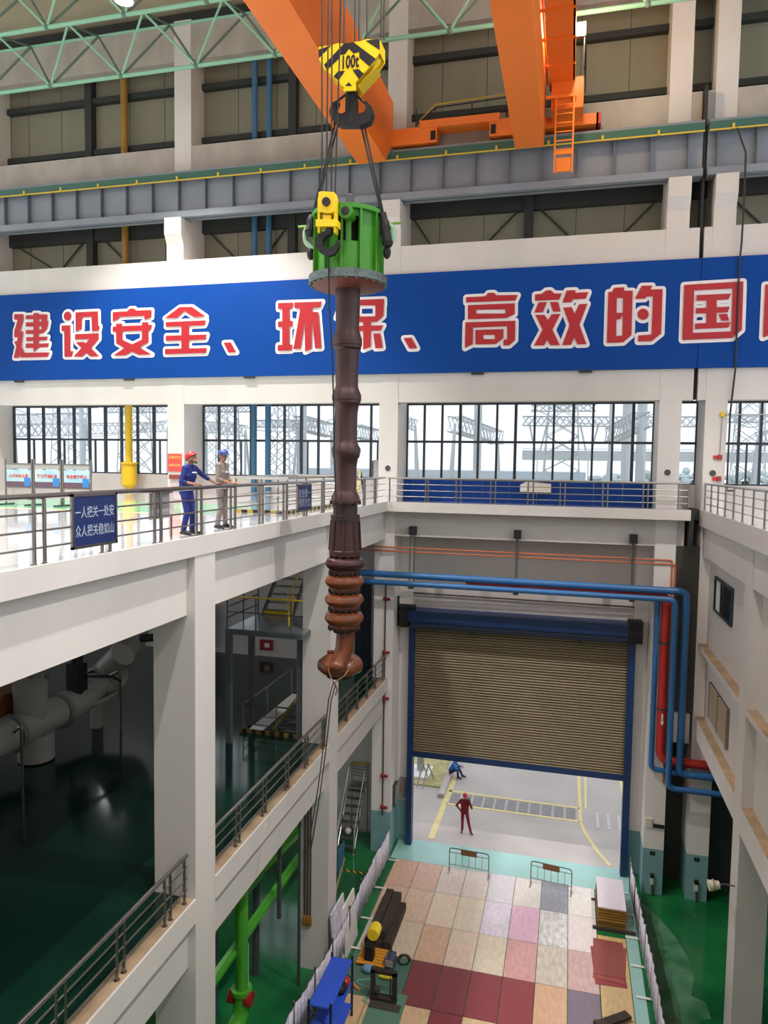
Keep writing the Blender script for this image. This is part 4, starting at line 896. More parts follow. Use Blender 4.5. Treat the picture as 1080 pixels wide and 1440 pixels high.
    for p in me.polygons:
        c = p.center; best = 1e9; bm_ = 0
        for a, d, l2, ra, rb, m in cd_:
            t = min(1, max(0, (c-a).dot(d)/l2)); ds = (c-a-d*t).length-(ra+(rb-ra)*t)
            if ds < best: best = ds; bm_ = m
        idx.append(bm_)
    me.polygons.foreach_set('material_index', idx); me.polygons.foreach_set('use_smooth', [True]*len(idx)); me.update()
    o = bpy.data.objects.new(name, me); COL.objects.link(o); o.location = loc; o.rotation_euler = (0, 0, rz); tag(o, label, 'person')
    o['hm'] = 0; del o['hm']
    return o, hd, fw, hu, hx, HM
def helmet(o, hd, fw, hu, hx, HM, m):
    mb = MB(); c = hd+hu*0.06-fw*0.005; n = 20; rings = []
    for i in range(7):
        al = -0.12+i*(PI/2+0.12)/6
        rings.append([mb.bm.verts.new(c+HM @ Vector((0.112*math.cos(al)*math.cos(2*PI*j/n), 0.132*math.cos(al)*math.sin(2*PI*j/n), 0.118*math.sin(al)))) for j in range(n)])
    for A, B in zip(rings, rings[1:]):
        for j in range(n): mb.face([A[j], A[(j+1) % n], B[(j+1) % n], B[j]])
    mb.face(rings[-1])
    br = [mb.bm.verts.new(c+HM @ Vector((x, y, z))) for x, y, z in ((-0.1, 0.08, -0.01), (-0.07, 0.165, -0.03), (0, 0.195, -0.035), (0.07, 0.165, -0.03), (0.1, 0.08, -0.01), (0, 0.08, 0.03))]
    for i in range(4): mb.face([br[i], br[i+1], br[5]])
    mb.box(-0.012, 0.012, -0.12, 0.12, 0.0, 0.0) if False else None
    return mb.build('safety_helmet', m, o, local=True, fix=False)
def stand(h=1.0):
    return dict(pelvis=(0, 0, 0.93*h), chest=(0, 0.01, 1.23*h), neck=(0, 0.0, 1.46*h), head=(0, 0.03, 1.60*h), look=(0, 1.0, 1.60*h),
                sh_r=(0.185, 0, 1.40*h), sh_l=(-0.185, 0, 1.40*h), el_r=(0.25, -0.02, 1.12*h), el_l=(-0.25, -0.02, 1.12*h), wr_r=(0.24, 0.1, 0.88*h), wr_l=(-0.24, 0.1, 0.88*h),
                hd_r=(0, 0.2, -1), hd_l=(0, 0.2, -1), hn_r=(-1, 0.2, 0), hn_l=(1, 0.2, 0),
                hip_r=(0.09, 0, 0.90*h), hip_l=(-0.09, 0, 0.90*h), kn_r=(0.10, 0.02, 0.49*h), kn_l=(-0.10, 0.02, 0.49*h), an_r=(0.11, -0.02, 0.085), an_l=(-0.11, -0.02, 0.085), to_r=(0.14, 0.15, 0.037), to_l=(-0.14, 0.15, 0.037))
BLUECL = mat('royal_blue_coverall', rgb(10, 34, 112), 0.75, var=0.25, scale=6, bump=0.15); GREYCL = mat('grey_work_suit', rgb(122, 112, 108), 0.8, var=0.15, scale=6, bump=0.15); REDCL = mat('crimson_coverall', rgb(140, 14, 42), 0.75, var=0.2, scale=6, bump=0.15); BLUECL2 = mat('bright_blue_jacket', rgb(52, 112, 190), 0.8); NAVYCL = mat('navy_trousers', rgb(34, 44, 76), 0.8)
# worker in blue, leaning on the railing and looking up at the pump (faces +x)
J = stand(1.0)
J.update(pelvis=(0, -0.06, 0.93), chest=(0.0, 0.0, 1.23), neck=(0, 0.03, 1.46), head=(0.0, 0.08, 1.585), look=(0.0, 1.0, 2.2), sh_r=(0.17, 0.02, 1.40), sh_l=(-0.18, 0.03, 1.40),
         el_r=(0.27, -0.02, 1.12), wr_r=(0.12, 0.20, 1.075), hd_r=(-0.7, 0.7, -0.05), hn_r=(0, 0.3, -1), el_l=(-0.42, 0.13, 1.22), wr_l=(-0.68, 0.25, 1.075), hd_l=(-0.85, 0.4, -0.05), hn_l=(0, 0.2, -1),
         kn_r=(0.12, 0.03, 0.49), kn_l=(-0.08, 0.05, 0.49), an_r=(0.13, -0.06, 0.085), to_r=(0.15, 0.11, 0.037), an_l=(-0.12, 0.0, 0.085), to_l=(-0.14, 0.17, 0.037), hip_r=(0.09, -0.05, 0.9), hip_l=(-0.09, -0.05, 0.9))
p1 = body('person', 'worker in royal blue coverall and red helmet leaning on the left railing, looking up', (-7.72, 13.55, F2), -PI/2, J, BLUECL, short=True)
helmet(*p1, mat('helmet_red', rgb(186, 24, 40), 0.3))
mb = MB(); hd, fw, hu, hx = p1[1:5]
mb.tube([hd+hx*0.085-fw*0.03-hu*0.01, hd+hx*0.05+fw*0.03-hu*0.115, hd+fw*0.04-hu*0.125, hd-hx*0.05+fw*0.03-hu*0.115, hd-hx*0.085-fw*0.03-hu*0.01], 0.007, 6); mb.build('chin_strap', SHOE, p1[0], local=True)
MB().box(-0.1, 0.1, 0.132, 0.136, 1.30, 1.325).build('chest_stripe', SIGNW, p1[0], smooth=False, local=True)
# worker in grey beside him
J = stand(1.04)
J.update(look=(0.25, 1.0, 1.72), el_r=(0.25, 0.02, 1.15), wr_r=(0.1, 0.26, 1.07), hd_r=(-0.55, 0.8, 0), hn_r=(0, 0.2, -1), el_l=(-0.25, 0.03, 1.15), wr_l=(-0.02, 0.27, 1.07), hd_l=(0.3, 0.9, 0.0), hn_l=(0, 0.2, -1),
         an_l=(-0.12, 0.02, 0.085), to_l=(-0.14, 0.19, 0.037), an_r=(0.12, -0.06, 0.085), to_r=(0.14, 0.11, 0.037))
p2 = body('person', 'worker in grey work suit and blue helmet standing at the left railing', (-7.78, 15.15, F2), -PI/2, J, GREYCL, short=True)
helmet(*p2, mat('helmet_blue', rgb(40, 62, 120), 0.3))
MB().box(-0.1, 0.1, 0.135, 0.139, 1.30, 1.32).build('chest_stripe', SIGNW, p2[0], smooth=False, local=True)
# man in crimson outside the door (faces the camera)
J = stand(1.06)
J.update(el_r=(0.40, -0.03, 1.20), wr_r=(0.19, 0.06, 1.03), hd_r=(-0.7, 0.2, -0.6), hn_r=(0, -0.8, -0.2), el_l=(-0.33, 0.1, 1.22), wr_l=(-0.17, 0.16, 1.58), hd_l=(0.35, -0.15, 1.0), hn_l=(0.8, -0.4, 0),
         an_l=(-0.30, 0.06, 0.085), to_l=(-0.40, 0.20, 0.037), kn_l=(-0.19, 0.07, 0.52), an_r=(0.10, 0.0, 0.085), to_r=(0.12, 0.17, 0.037), look=(-0.2, 1, 1.62))
p3 = body('person', 'man in crimson coverall and helmet standing outside the roller door, hand on hip', (-4.24, 32.2, 0), PI, J, REDCL)
helmet(*p3, mat('helmet_pinkred', rgb(214, 40, 66), 0.3))
MB().box(-0.205, -0.18, 0.12, 0.20, 1.60, 1.74).build('phone', BLACK, p3[0], smooth=False, local=True)
# seated worker by the kerb
J = stand(1.0)
J.update(pelvis=(0, 0, 0.34), chest=(0, 0.12, 0.63), neck=(0, 0.22, 0.84), head=(0, 0.29, 0.96), look=(0, 1, 0.7), sh_r=(0.18, 0.19, 0.78), sh_l=(-0.18, 0.19, 0.78), el_r=(0.25, 0.32, 0.55), el_l=(-0.25, 0.34, 0.55), wr_r=(0.12, 0.52, 0.62), wr_l=(-0.1, 0.56, 0.62), hd_r=(-0.3, 0.9, 0), hd_l=(0.3, 0.9, 0), hn_r=(0, 0.1, -1), hn_l=(0, 0.1, -1),
         hip_r=(0.09, 0.0, 0.31), hip_l=(-0.09, 0, 0.31), kn_r=(0.13, 0.38, 0.52), kn_l=(-0.13, 0.40, 0.50), an_r=(0.13, 0.42, 0.085), an_l=(-0.14, 0.62, 0.085), to_r=(0.15, 0.59, 0.037), to_l=(-0.16, 0.79, 0.037))
kerb = tag(bx(-6.05, -5.75, 35.3, 46, 0, 0.19).build('kerb', OUTG, smooth=False), 'concrete kerb beside the dry grass outside', 'kerb')
p4 = body('person', 'person in bright blue jacket sitting on the kerb outside, partly behind the shutter', (-5.8, 37.9, 0), -PI/2, J, BLUECL2, trouser=NAVYCL)
helmet(*p4, mat('helmet_blue_out', rgb(40, 84, 170), 0.3))

# ================================================================== PIPES OVER AND BESIDE THE DOOR
def pipe(pts, r, m, name, label, cat='pipe', fr=0.3, group=None, n=14):
    o = MB().tube(fillet(pts, fr), r, n).build(name, m); return tag(o, label, cat, group)
pipe([(-9.5, 28.95, 12.33), (4.40, 28.95, 12.27), (4.40, 28.95, 5.2), (7.5, 28.95, 5.2)], 0.135, BLUEP, 'blue_pipe', 'upper thick blue pipe crossing above the roller door and turning down at right')
pipe([(-9.5, 28.8, 12.0), (4.0, 28.8, 11.96), (4.0, 28.8, 4.65), (7.5, 28.8, 4.65)], 0.11, BLUEP, 'blue_pipe', 'lower thinner blue pipe crossing above the roller door and turning down at right')
pipe([(3.4, 29.2, 12.0), (3.4, 29.2, 5.2), (4.2, 29.25, 5.1), (7.5, 29.3, 5.0)], 0.10, BLUEP, 'blue_pipe', 'blue riser on the left of the red pipe', fr=0.2)
r = thing('red_pipe', 'thick red fire pipe running down beside the roller door', 'pipe', (3.72, 29.25, 5.5))
MB().tube(fillet([(-4, 29.23, 12.2), (3.72, 29.23, 12.12), (3.72, 29.22, 5.55), (7.5, 29.2, 5.55)], 0.45), 0.17, 16).build('pipe', REDP, r)
mb = MB()
for z in (10.2, 7.6): mb.lathe([(0.15, z-0.04), (0.19, z-0.04), (0.19, z+0.04), (0.15, z+0.04)], (3.72, 29.23, 0), 16)
mb.build('clamp', DKGREY, r)
MB().prism([(3.69, 7.45), (3.75, 7.45), (3.75, 7.15), (3.79, 7.15), (3.72, 6.98), (3.65, 7.15), (3.69, 7.15)], 'y', 29.03, 29.05).build('arrow_mark', SIGNW, r, smooth=False)
for i, (z, k) in enumerate(((13.38, 'upper'), (13.22, 'lower'))):
    pipe([(-9.5, 29.6-0.3, z+0.05), (3.9+0.12*i, 29.4, z), (3.9+0.12*i, 29.35, 4.6)], 0.035, ORP, 'orange_conduit', '%s thin orange conduit above the door, turning down by the red pipe' % k, 'conduit', 0.1, n=8)
pipe([(-6.6, 30.9, 11.25), (3.0, 30.9, 11.2)], 0.035, BRP, 'brown_conduit', 'thin brown conduit on the wall just above the shutter box', 'conduit', 0.1, n=8)
for x, k in ((-6.29, 'left'), (-1.98, 'middle'), (2.45, 'right')):
    r = thing('pipe_hanger', 'black pipe hanger on the beam above the door, %s of three' % k, 'hanger', (x, 29.3, 13.2), 'pipe hangers above the door')
    bx(x-0.14, x+0.14, 29.1, 29.45, 14.0, 14.34).build('bracket', BLACK, r, smooth=False)
    mb = MB()
    for s in ((-0.09, 0.09) if k == 'left' else (-0.03, 0.03)): mb.tube([(x+s, 29.2, 14.0), (x+s, 29.15, 11.8)], 0.022, 6)
    mb.box(x-0.1, x+0.1, 28.95, 29.25, 11.76, 11.8); mb.build('rod', DKGREY, r)
# fittings on the columns
r = thing('alarm_riser', 'brown riser with red valves on the column left of the door', 'valve riser', (-7.35, 29.4, 2))
MB().tube([(-7.45, 29.38, 12.0), (-7.45, 29.38, 1.7)], 0.03, 6).build('riser', BRP, r)
for z in (11.2, 8.9, 6.9, 3.5, 2.1):
    mb = MB(); mb.ell((-7.45, 29.33, z), 0.11, 0.09, 0.11, 10, 6); mb.cyl((-7.45, 29.3, z), (-7.22, 29.3, z), 0.06, 10); mb.build('valve', mat('valve_red', rgb(140, 36, 40), 0.4), r)
r = thing('wall_switchbox', 'small grey switch box on the wall left of the door', 'box', (-6.85, 30.7, 2.2))
bx(-7.0, -6.7, 30.6, 30.75, 2.0, 2.9).build('body', mat('stone_panel', rgb(150, 146, 138), 0.6, var=0.3, scale=6), r, smooth=False); bx(-6.95, -6.9, 30.58, 30.61, 2.3, 2.5).build('switch', REDP, r, smooth=False)
r = thing('hydrant_cabinet', 'narrow grey cabinet on the side of the column left of the door', 'cabinet', (-7.08, 30.1, 2.0))
bx(-7.11, -7.0, 29.8, 30.3, 1.9, 2.9).build('body', DKGREY, r, smooth=False); bx(-7.0, -6.98, 29.86, 30.24, 1.98, 2.82).build('door', GREYM, r, smooth=False)
for x, k in ((3.62, 'first'), (5.25, 'second')):
    r = thing('column_tap', 'black and white tap unit at the foot of the %s column right of the door' % k, 'tap', (x, 29.4, 0.5))
    bx(x-0.07, x+0.07, 29.3, 29.45, 0.72, 0.86).build('head', BLACK, r, smooth=False); bx(x-0.06, x+0.06, 29.3, 29.45, 0.45, 0.7).build('body', CREAM, r, smooth=False); MB().tube([(x+0.02, 29.35, 0.5), (x+0.04, 29.32, 0.02)], 0.05, 8).build('hose', DKGREY, r)
    r = thing('number_plate', 'tiny white plate on the teal part of the %s column right of the door' % k, 'sign', (x, 29.44, 1.65))
    bx(x-0.1, x+0.1, 29.43, 29.45, 1.58, 1.74).build('plate', CREAM, r, smooth=False); bx(x-0.05, x+0.05, 29.424, 29.43, 1.62, 1.70).build('mark', DKGREY, r, smooth=False)
r = thing('socket_box', 'white socket box with dark strip on the column right of the door', 'box', (3.55, 29.4, 2.9))
bx(3.3, 3.55, 29.36, 29.45, 2.75, 3.1).build('body', CREAM, r, smooth=False); bx(3.6, 4.0, 29.36, 29.45, 2.75, 2.88).build('strip', BLACK, r, smooth=False)
r = thing('wall_lamp', 'cream lamp head on a short arm from the near right column', 'lamp', (4.9, 21.9, 4.92))
MB().tube([(4.95, 21.9, 4.93), (4.65, 21.85, 4.97), (4.5, 21.8, 4.95)], 0.025, 8).build('arm', STEELD, r); MB().cyl((4.52, 21.8, 4.95), (4.22, 21.78, 4.9), 0.11, 14, r1=0.16).build('lamp_head', CREAM, r)
MB().lathe([(0.115, -0.02), (0.17, -0.02), (0.17, 0.02), (0.115, 0.02)], (4.35, 21.79, 4.92), 14, 'x').build('rim', mat('lamp_rim', rgb(160, 150, 120), 0.5), r)
for z, dx, k in ((4.3, 0.55, 'upper'),):
    r = thing('wall_lamp', 'cream lamp head on an arm at the foot of the nearest left column', 'lamp', (-7.3, 13.5, z))
    MB().tube(fillet([(-7.32, 13.6, z), (-7.1, 13.8, z), (-6.95, 13.9, z-0.35)], 0.1), 0.02, 8).build('arm', STEELD, r); MB().cyl((-6.97, 13.9, z-0.3), (-6.98, 13.9, z-0.55), 0.1, 14, r1=0.15).build('lamp_head', CREAM, r)
tag(MB().tube([(-8.1, 13.05, 4.62), (-7.45, 13.0, 4.62), (-7.38, 13.0, 4.55)], 0.04, 8).build('pipe_stub', DKGREY), 'short dark pipe with end cap crossing the nearest left column', 'pipe')

# ================================================================== PLYWOOD FLOOR SHEETS
def ply(rr, g, b, dark): 
    k = 0.3 if rr > 180 else 0.06; rr, g, b = (c+(244-c)*k for c in (rr, g, b))
    return mat('plywood_%d_%d_%d' % (rr, g, b), rgb(rr, g, b), 0.5, var=dark*0.55, scale=4.0, stretch=(2.2, 0.8, 1))
XS = [-6.75, -5.73, -4.70, -3.68, -2.69, -1.66, -0.61, 0.42, 1.44]
YS = [29.12, 27.16, 25.10, 23.10, 21.02, 19.0]
CN = [[((206,146,112),'orange tan',.3), ((210,152,124),'salmon tan',.3), ((214,190,178),'pale beige',.25), ((224,202,190),'pale cream',.25), ((212,204,212),'pale lilac',.25), ((226,212,202),'cream',.25), ((156,156,168),'grey',.35), ((230,222,214),'off-white',.25)],
      [((208,158,120),'tan',.3), ((212,172,132),'light tan',.3), ((224,194,158),'light tan',.2), ((222,200,170),'beige',.25), ((222,206,226),'marked lilac',.35), ((226,160,192),'pink',.3), ((234,230,228),'black-marked white',.7), ((224,206,204),'pale pink grey',.2)],
      [((192,184,162),'plain grey beige',.06), ((204,176,142),'tan',.3), ((208,152,112),'orange tan',.35), ((226,192,164),'pale tan',.25), ((216,196,166),'beige',.3), ((204,132,128),'rose',.3), ((206,190,170),'streaked beige',.45), ((196,150,146),'dusty rose',.4)],
      [((74,112,94),'green',.15), ((66,104,88),'dark green',.15), ((118,46,54),'dark red',.12), ((126,52,60),'dark red',.12), ((132,54,62),'dark red',.12), ((140,60,66),'brick red',.12), ((208,152,108),'orange tan',.25), ((124,110,124),'grey purple',.15)],
      [((206,160,100),'ochre tan',.3), ((202,156,98),'ochre tan',.3), ((208,162,108),'orange tan',.3), ((128,48,56),'dark red',.12), ((208,164,112),'orange tan',.3), ((132,50,58),'dark red',.12), ((204,150,104),'orange tan',.3), ((150,90,80),'brown red',.2)]]
ORD = ['first', 'second', 'third', 'fourth', 'fifth', 'sixth', 'seventh', 'eighth']
cache = {}
for j in range(5):
    for i in range(8):
        c, nm, dk = CN[j][i]
        if (c, dk) not in cache: cache[(c, dk)] = ply(*c, dk)
        g = 0.012; e = random.uniform(0, 0.006)
        o = bx(XS[i]+g, XS[i+1]-g, YS[j+1]+g, YS[j]-g, 0.0, 0.02+e).build('plywood_sheet', cache[(c, dk)], smooth=False)
        tag(o, '%s plywood floor sheet, %s row from the doorway, %s from the left' % (nm, ORD[j], ORD[i]), 'plywood sheet', 'plywood sheets covering the floor')
for j, (y0, y1, c, nm) in enumerate(((24.2, 26.2, (206, 160, 70), 'ochre'), (22.2, 24.18, (200, 158, 92), 'worn ochre'), (20.0, 22.18, (206, 156, 66), 'golden ochre'))):
    o = bx(1.46, 2.42, y0, y1, 0, 0.02).build('plywood_sheet', ply(*c, 0.3), smooth=False); tag(o, '%s plywood sheet along the right cloth fence, %s from the board stack' % (nm, ORD[j]), 'plywood sheet', 'plywood sheets by the right fence')
# green sheets under the jig
for i, (x0, x1, y0, y1, rot) in enumerate(((-5.6, -4.5, 19.9, 21.4, 0.0), )):
    o = bx(x0, x1, y0, y1, 0.022, 0.035).build('rubber_mat', mat('grey_green_mat', rgb(92, 132, 110), 0.6), smooth=False); tag(o, 'grey green rubber mat in front of the black jig frame', 'mat')
# stack of boards
OCH2 = mat('board_gap_shade', rgb(112, 82, 26), 0.6, var=0.35, scale=3, stretch=(1, 1, 14))  # darker ochre paints the shaded gaps of the stack onto alternate boards
OCH = mat('board_edge_ochre', rgb(170, 126, 36), 0.6, var=0.35, scale=3, stretch=(1, 1, 14))
for k in range(15):
    dx, dy = random.uniform(-.02, .02), random.uniform(-.03, .02); z = 0.06+k*0.052
    o = bx(1.47+dx, 2.46+dx, 26.62+dy, 28.62+dy, z, z+0.046).build('board', (OCH if k % 2 else OCH2) if k < 14 else ply(222, 208, 222, 0.12), smooth=False)
    tag(o, ('ochre board in the stack at right, number %d from the floor' % (k+1)) if k < 14 else 'pale lilac top board of the stack at right', 'board', 'boards in the stack at right')
o = bx(1.3, 2.8, 26.5, 26.62, 0.0, 0.10).build('timber_bearer', TIMBER, smooth=False); tag(o, 'dark timber bearer under the front of the board stack', 'timber')
o = bx(1.3, 2.6, 28.3, 28.42, 0.0, 0.06).build('timber_bearer', TIMBER, smooth=False); tag(o, 'dark timber bearer under the back of the board stack', 'timber')
# thin reddish sheets lying askew
for k, (cx, cy, a, c, nm) in enumerate(((1.75, 24.55, 0.06, (150, 62, 62), 'lowest'), (1.82, 24.75, -0.10, (160, 76, 66), 'middle'), (1.78, 24.95, -0.02, (146, 70, 62), 'topmost'))):
    o = bx(-0.5, 0.5, -0.95, 0.95, 0, 0.014).build('thin_panel', ply(*c, 0.35), smooth=False); o.location = (cx, cy, 0.024+k*0.016); o.rotation_euler = (0, 0, a)
    tag(o, 'reddish brown thin panel lying askew by the right fence, %s of three' % nm, 'panel', 'reddish panels on the floor')
for (x, y, a, l, wd, k) in ((1.75, 21.9, 0.65, 1.2, 0.28, 'wider'), (1.95, 21.55, -0.55, 0.75, 0.13, 'narrower')):
    mb = bx(-l/2, l/2, -wd/2, wd/2, 0, 0.1); mb.box(-l/2, -l/2+0.12, -wd/2-.02, wd/2+.02, 0.0, 0.12); o = mb.build('black_timber', TIMBER, smooth=False); o.location = (x, y, 0.022 if k == 'narrower' else 0.124); o.rotation_euler = (0, 0, a); tag(o, '%s of the two black timber pieces at lower right' % k, 'timber')
o = bx(1.5, 2.3, 20.2, 21.2, 0.021, 0.035).build('thin_panel', ply(180, 84, 50, .3), smooth=False); tag(o, 'orange brown panel at the bottom right edge', 'panel')

mb = MB(); mb.prism([(p.x, p.y) for p in (atz(a, b, 0) for a, b in ((888, 1264), (905, 1272), (928, 1292), (950, 1318), (968, 1348), (976, 1375), (972, 1400), (992, 1410), (1000, 1432), (960, 1445), (932, 1440), (920, 1400), (908, 1350), (897, 1300)))], 'z', 0.0, 0.004)  # pale patch that puts the whitish glare into the floor colour
tag(mb.build('trim_28', mat('floor_glare_patch', rgb(96, 140, 112), 0.3, col2=rgb(40, 104, 64), scale=1.2), smooth=False), 'pale glare painted on the green floor right of the cloth fence', 'floor glare', None, 'structure')
# crowd barriers
def barrier(a, b, label):
    a = Vector(a); b = Vector(b); d = (b-a).normalized(); L = (b-a).length; up = Vector((0, 0, 1)); nn = Vector((-d.y, d.x, 0))
    r = thing('crowd_barrier', label, 'barrier', a, 'crowd barriers before the doorway')
    MB().tube(fillet([a+up*0.03, a+up*1.02, b+up*1.02, b+up*0.03], 0.14), 0.022, 8).build('frame', STEELD, r)
    MB().tube([a+up*0.32, b+up*0.32], 0.016, 6).build('rail', STEELD, r); MB().tube([a+up*0.84, b+up*0.84], 0.016, 6).build('rail', STEELD, r)
    for i in range(1, 6): MB().tube([a+d*L*i/6+up*0.32, a+d*L*i/6+up*0.84], 0.012, 6).build('bar', STEELD, r)
    c = a+d*L/2+up*0.93; mb = MB(); M = MX(c, d, up); mb.box(-0.33, 0.33, -0.12, 0.12, 0.03, 0.045, M); mb.build('sign_plate', mat('barrier_sign_brown', rgb(120, 78, 44), 0.5), r, smooth=False)
    for p in (a, b): MB().bar(p+nn*0.22+up*0.035, p-nn*0.22+up*0.035, 0.04, 0.03).build('foot', STEELD, r, smooth=False)
barrier((-4.39, 28.80, 0.0), (-2.75, 28.72, 0.0), 'low steel crowd barrier at the doorway, on the left')
barrier((-1.05, 28.72, 0.0), (0.54, 28.5, 0.0), 'low steel crowd barrier at the doorway, on the right')

# cloth fences
def cloth_fence(pts, side, words, group, first='doorway'):
    for i in range(len(pts)-1):
        a = Vector((*pts[i], 0)); b = Vector((*pts[i+1], 0)); d = (b-a).normalized(); L = (b-a).length; nn = Vector((side, 0, 0)); up = Vector((0, 0, 1))
        r = thing('cloth_fence_panel', 'white printed cloth fence panel %s, %s from the doorway' % (words, ORD[i] if i < 8 else 'last'), 'fence panel', a, group)
        mb = MB().cyl(a+up*0.02, a+up*1.5, 0.028, 8); mb.ell(a+up*1.52, 0.04, 0.04, 0.04, 8, 6); mb.build('post', STEELD, r)
        mb = MB().tube([a+up*0.05-nn*0.1, a+up*0.05+nn*0.45], 0.035, 8); mb.build('foot', WHITE2, r)
        mb = MB(); n = 10; A = []
        for k in range(n+1):
            p = a+d*L*k/n+Vector((0.02*math.sin(k*2.1+i), 0, 0)); sag = 0.10*math.sin(PI*k/n)
            A.append((p+up*0.16, p+up*(1.42-sag)))
        for (p0, p1), (q0, q1) in zip(A, A[1:]): mb.poly([p0, q0, q1, p1])
        o = mb.build('cloth', MESHB, r); md = o.modifiers.new('t', 'SOLIDIFY'); md.thickness = 0.008
        mb = MB().tube([p1 for p0, p1 in A], 0.012, 6); mb.build('top_rope', STEELD, r)
cloth_fence([(-7.0, 28.9), (-7.05, 26.8), (-7.04, 24.8), (-6.98, 23.1), (-7.0, 21.3), (-7.1, 19.9), (-7.2, 18.4), (-7.3, 17.0)], 1, 'along the left', 'cloth fence on the left')
cloth_fence([(2.78, 29.1), (2.84, 27.7), (2.88, 26.3), (2.94, 24.8), (3.0, 23.3), (3.02, 21.8), (3.04, 20.3)], -1, 'along the right', 'cloth fence on the right')
# leaning white boards at the second column
for i, (x, y, h, k) in enumerate(((-7.2, 21.6, 2.1, 'taller grey-printed'), (-7.12, 22.6, 1.7, 'shorter white'))):
    mb = MB(); mb.prism([(0, 0), (0.06, 0), (-0.1, h), (-0.16, h)], 'y', 0, 1.3); o = mb.build('leaning_board', MESHB if i == 0 else WHITE2, smooth=False); o.location = (x+0.16, y, 0); tag(o, '%s board leaning at the second left column foot' % k, 'board')

# timber stack with yellow machine on a pallet
for i, (x, z, w_, y0, y1, k) in enumerate(((-6.33, 0.02, 0.3, 23.3, 25.9, 'left lower'), (-6.0, 0.02, 0.3, 23.2, 26.0, 'middle lower'), (-5.68, 0.02, 0.3, 23.3, 25.7, 'right lower'), (-6.2, 0.34, 0.28, 23.5, 25.9, 'left upper'), (-5.88, 0.34, 0.28, 23.4, 25.8, 'right upper'))):
    o = bx(x-w_/2, x+w_/2, y0, y1, z, z+0.3).build('timber_baulk', TIMBER, smooth=False); tag(o, 'dark oily timber baulk in the pile beside left fence, %s' % k, 'timber', 'dark timber baulks')
r = thing('pallet', 'orange timber pallet at the front of the dark baulks', 'pallet', (-5.95, 22.8, 0))
mb = MB()
for i in range(6): mb.box(-6.5, -5.4, 22.3+i*0.15, 22.42+i*0.15, 0.12, 0.15)
mb.build('deck_board', mat('pallet_orange', rgb(216, 146, 44), 0.6), r, smooth=False)
mb = MB()
for x in (-6.45, -5.95, -5.48): mb.box(x-0.05, x+0.05, 22.3, 23.17, 0.022, 0.12)
mb.build('runner', mat('pallet_brown', rgb(130, 76, 34), 0.7), r, smooth=False)
r = thing('electric_hoist', 'small yellow-topped black machine on the orange pallet', 'machine', (-6.05, 22.75, 0.15))
bx(-6.25, -5.95, 22.45, 22.75, 0.15, 0.62).build('base_unit', BLACK, r, smooth=False)
mb = MB().lathe([(0.05, -0.24), (0.2, -0.24), (0.22, -0.1), (0.22, 0.1), (0.2, 0.24), (0.05, 0.24)], (-6.05, 23.0, 0.86), 16, 'y'); mb.build('motor_cover', mat('machine_yellow', rgb(246, 214, 40), 0.4), r)
bx(-6.2, -5.9, 22.8, 23.2, 0.64, 0.7).build('saddle', DKGREY, r, smooth=False)
r = thing('welding_machine', 'dark blue grey welding set beside the orange pallet', 'machine', (-5.3, 22.6, 0))
bx(-5.5, -5.2, 22.3, 22.75, 0.03, 0.45).build('case', mat('welder_case', rgb(74, 78, 100), 0.5), r, smooth=False); bx(-5.48, -5.22, 22.28, 22.31, 0.2, 0.42).build('front', GREYM, r, smooth=False); MB().tube(fillet([(-5.35, 22.35, 0.45), (-5.35, 22.35, 0.56), (-5.35, 22.7, 0.56), (-5.35, 22.7, 0.45)], 0.05), 0.015, 6).build('handle', BLACK, r)
mb = MB()
for k in range(3): mb.tube([(-4.98+(0.16+.03*k)*math.cos(t*PI/10), 22.95+(0.2+.03*k)*math.sin(t*PI/10), 0.05+.02*k) for t in range(21)], 0.014, 6)
tag(mb.build('cable_coil', BLACK), 'coil of black cable on plywood beside the welding set', 'cable')
r = thing('air_bottle', 'short yellow cylinder lying on the green sheets', 'cylinder', (-5.4, 21.95, 0.1)); MB().lathe([(0.03, -0.26), (0.075, -0.22), (0.075, 0.22), (0.03, 0.27)], (-5.35, 21.95, 0.1), 12, 'x').build('shell', mat('bottle_yellow', rgb(220, 206, 50), 0.4), r); MB().cyl((-5.1, 21.95, 0.1), (-5.0, 21.95, 0.1), 0.03, 8).build('valve', DKGREY, r)
pts = [(-6.1+0.35*math.cos(t*0.8)+0.05*t, 21.9-0.09*t, 0.04) for t in range(14)]
tag(MB().tube(pts, 0.018, 6).build('hose', mat('teal_hose', rgb(110, 170, 150), 0.5)), 'tangled teal hose on the green sheets', 'hose')
o = MB().ell((-6.0, 22.1, 0.14), 0.22, 0.16, 0.13, 12, 8).build('cloth_bundle', mat('pale_blue_cloth', rgb(110, 150, 190), 0.9)); tag(o, 'crumpled pale blue cloth beside the yellow cylinder', 'cloth')
o = MB().tube([(-6.35, 21.45, 0.05), (-6.2, 21.3, 0.06), (-6.05, 21.2, 0.05)], 0.04, 8).build('hand_tool', mat('tool_orange', rgb(220, 140, 60), 0.5)); tag(o, 'small orange hand tool on the green sheets', 'tool')
